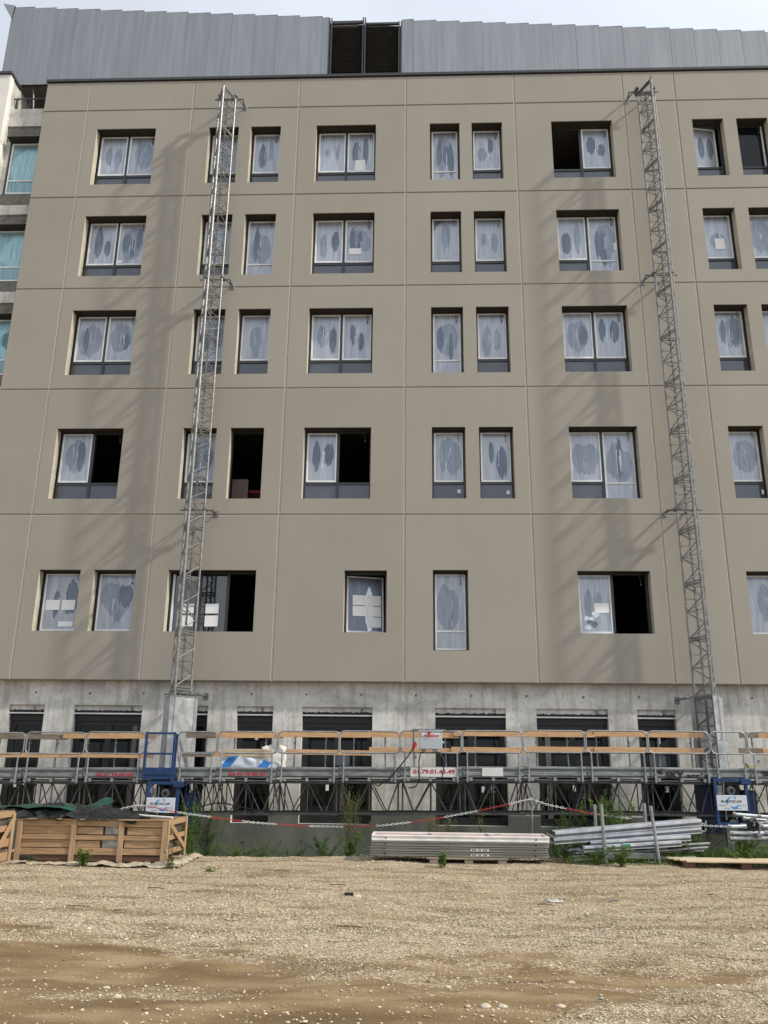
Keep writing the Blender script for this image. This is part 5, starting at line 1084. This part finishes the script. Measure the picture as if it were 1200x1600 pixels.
# ground cover mats
def cover(name, xa, xb, ya, yb, n, h, mm, label, seed):
    rs = random.Random(seed); lf = MB()
    for _ in range(n):
        x = rs.uniform(xa, xb); y = rs.uniform(ya, yb)
        if noise.noise((x*1.7, y*1.7, seed)) < -.12: continue
        hh = h*(.35+.9*abs(noise.noise((x*2.3, y*2.3, seed+4.)))); z = ground_z(x, y)+rs.random()**1.3*hh
        aa = rs.uniform(0, 6.28); el = rs.uniform(-.4, .9); L_ = rs.uniform(.02, .055); w = rs.uniform(.008, .018)
        d = Vector((math.cos(aa)*math.cos(el), math.sin(aa)*math.cos(el), math.sin(el))); sd = d.cross(Vector((.1, .2, 1))).normalized()*w*.5; p0 = Vector((x, y, z)); lf.face([p0, p0+d*L_*.5+sd, p0+d*L_, p0+d*L_*.5-sd])
    o = obj(name, lf, mm, None, ((xa+xb)/2, (ya+yb)/2, 0)); props(o, label, 'ground cover', kind='stuff')
cover('ground_cover', 2.5, 4.4, 14.75, 15.9, 7000, .26, M_LEAF2, 'low green leaves growing through the foot of the steel rack', 34)
cover('ground_cover', 4.3, 8.2, 15.05, 16.6, 32000, .42, M_LEAF1, 'dense low green weeds covering the ground at the right under the tube heap', 31)
cover('ground_cover', 4.3, 7.5, 15.0, 15.6, 10000, .26, M_LEAF2, 'lighter green leaves at the front of the weedy patch on the right', 32)
cover('ground_cover', -4.4, 5.2, 15.7, 16.4, 24000, .36, M_LEAF1, 'patchy dark green weeds in the trench along the wall', 33)

# ================================================================== SMALL THINGS ON THE GROUND
def rock(x, y, s, label, col=(.50, .44, .345)):
    mb = MB(); bm_v = ico_v; 
    import bmesh
    bm = bmesh.new(); bmesh.ops.create_icosphere(bm, subdivisions=3, radius=1); 
    for v in bm.verts: k = 1+.22*noise.noise(v.co*1.3+Vector((x*7, y, 0)))+.05*noise.noise(v.co*4); v.co = Vector((v.co.x*k*s, v.co.y*k*s*.8, v.co.z*k*s*.42))
    mb.add_obj([(v.co.x+x, v.co.y+y, v.co.z+ground_z(x, y)+s*.08) for v in bm.verts], [tuple(w.index for w in f.verts) for f in bm.faces]); bm.free()
    o = obj('stone', mb, mat('pebble %.1f' % x, col, .85, scale=14, var=.2, bump=.3), None, (x, y, 0), smooth=True); props(o, label, 'stone', 'larger pale stones on the ground')
rock(-.70, 11.05, .055, 'rounded pale stone sitting alone on the gravel left of centre')
rock(.48, 6.38, .040, 'flat oval stone near the bottom edge, left one of the close pair', (.5, .43, .33)); rock(.60, 6.42, .034, 'pale stone near the bottom edge, right one of the close pair')
rock(1.0, 6.47, .036, 'pale rounded stone near the bottom edge right of centre'); rock(-2.1, 6.55, .03, 'small pale stone in the dirt near the lower left corner'); rock(-2.3, 6.9, .028, 'small flat stone in the dirt at the far lower left'); rock(1.2, 7.2, .035, 'tan stone at the edge of the track right of centre', (.45, .37, .26))
mb = MB(); mb.box(-.86, -.75, 11.1, 11.17, ground_z(-.8, 11.1)+.0, ground_z(-.8, 11.1)+.03, bev=.004); props(obj('rubber_scrap', mb, M_BLACK, None, (-.8, 11.1, 0)), 'small black scrap of rubber beside the pale rounded stone', 'scrap')
def crump(x, y, s, mm, label):
    f = lambda X, Y, u, v: ground_z(X, Y)+.01+s*.35*max(0, noise.noise((X*16, Y*16, 3.)))+s*.12*math.sin(math.pi*u)*math.sin(math.pi*v)
    mb = sheet_mesh(x-s, x+s, y-s*.6, y+s*.6, 14, 10, f); props(obj('plastic_scrap', mb, mm, None, (x, y, 0), smooth=True), label, 'plastic scrap', 'plastic scraps on the gravel')
crump(1.72, 11.1, .09, mat('dusty clear plastic', (.50, .48, .43), .35), 'torn piece of clear white plastic lying on the gravel right of centre')
crump(2.45, 11.2, .06, mat('blue tinted plastic', (.22, .24, .36), .4), 'small blue-tinted plastic scrap on the gravel further right'); crump(2.35, 12.9, .035, M_GEO, 'tiny white plastic scrap on the gravel behind the blue-tinted one')
rs = random.Random(8)
sticks = []
for k in range(9):
    x, y = rs.uniform(-4, 4.5), rs.uniform(8.6, 13.5); a = rs.uniform(-.4, .4); l_ = rs.uniform(.1, .3); z = ground_z(x, y)+.02; mb = MB(); mb.path([(x, y, z), (x+l_*.5*math.cos(a), y+l_*.5*math.sin(a), z+.008), (x+l_*math.cos(a), y+l_*math.sin(a), z-.004)], [.007, .006, .003], 5)
    t = obj('twig', mb, M_PALLETD, None, (x, y, z)); props(t, 'thin brown twig lying flat on the pale gravel', 'twig', 'twigs on the gravel')
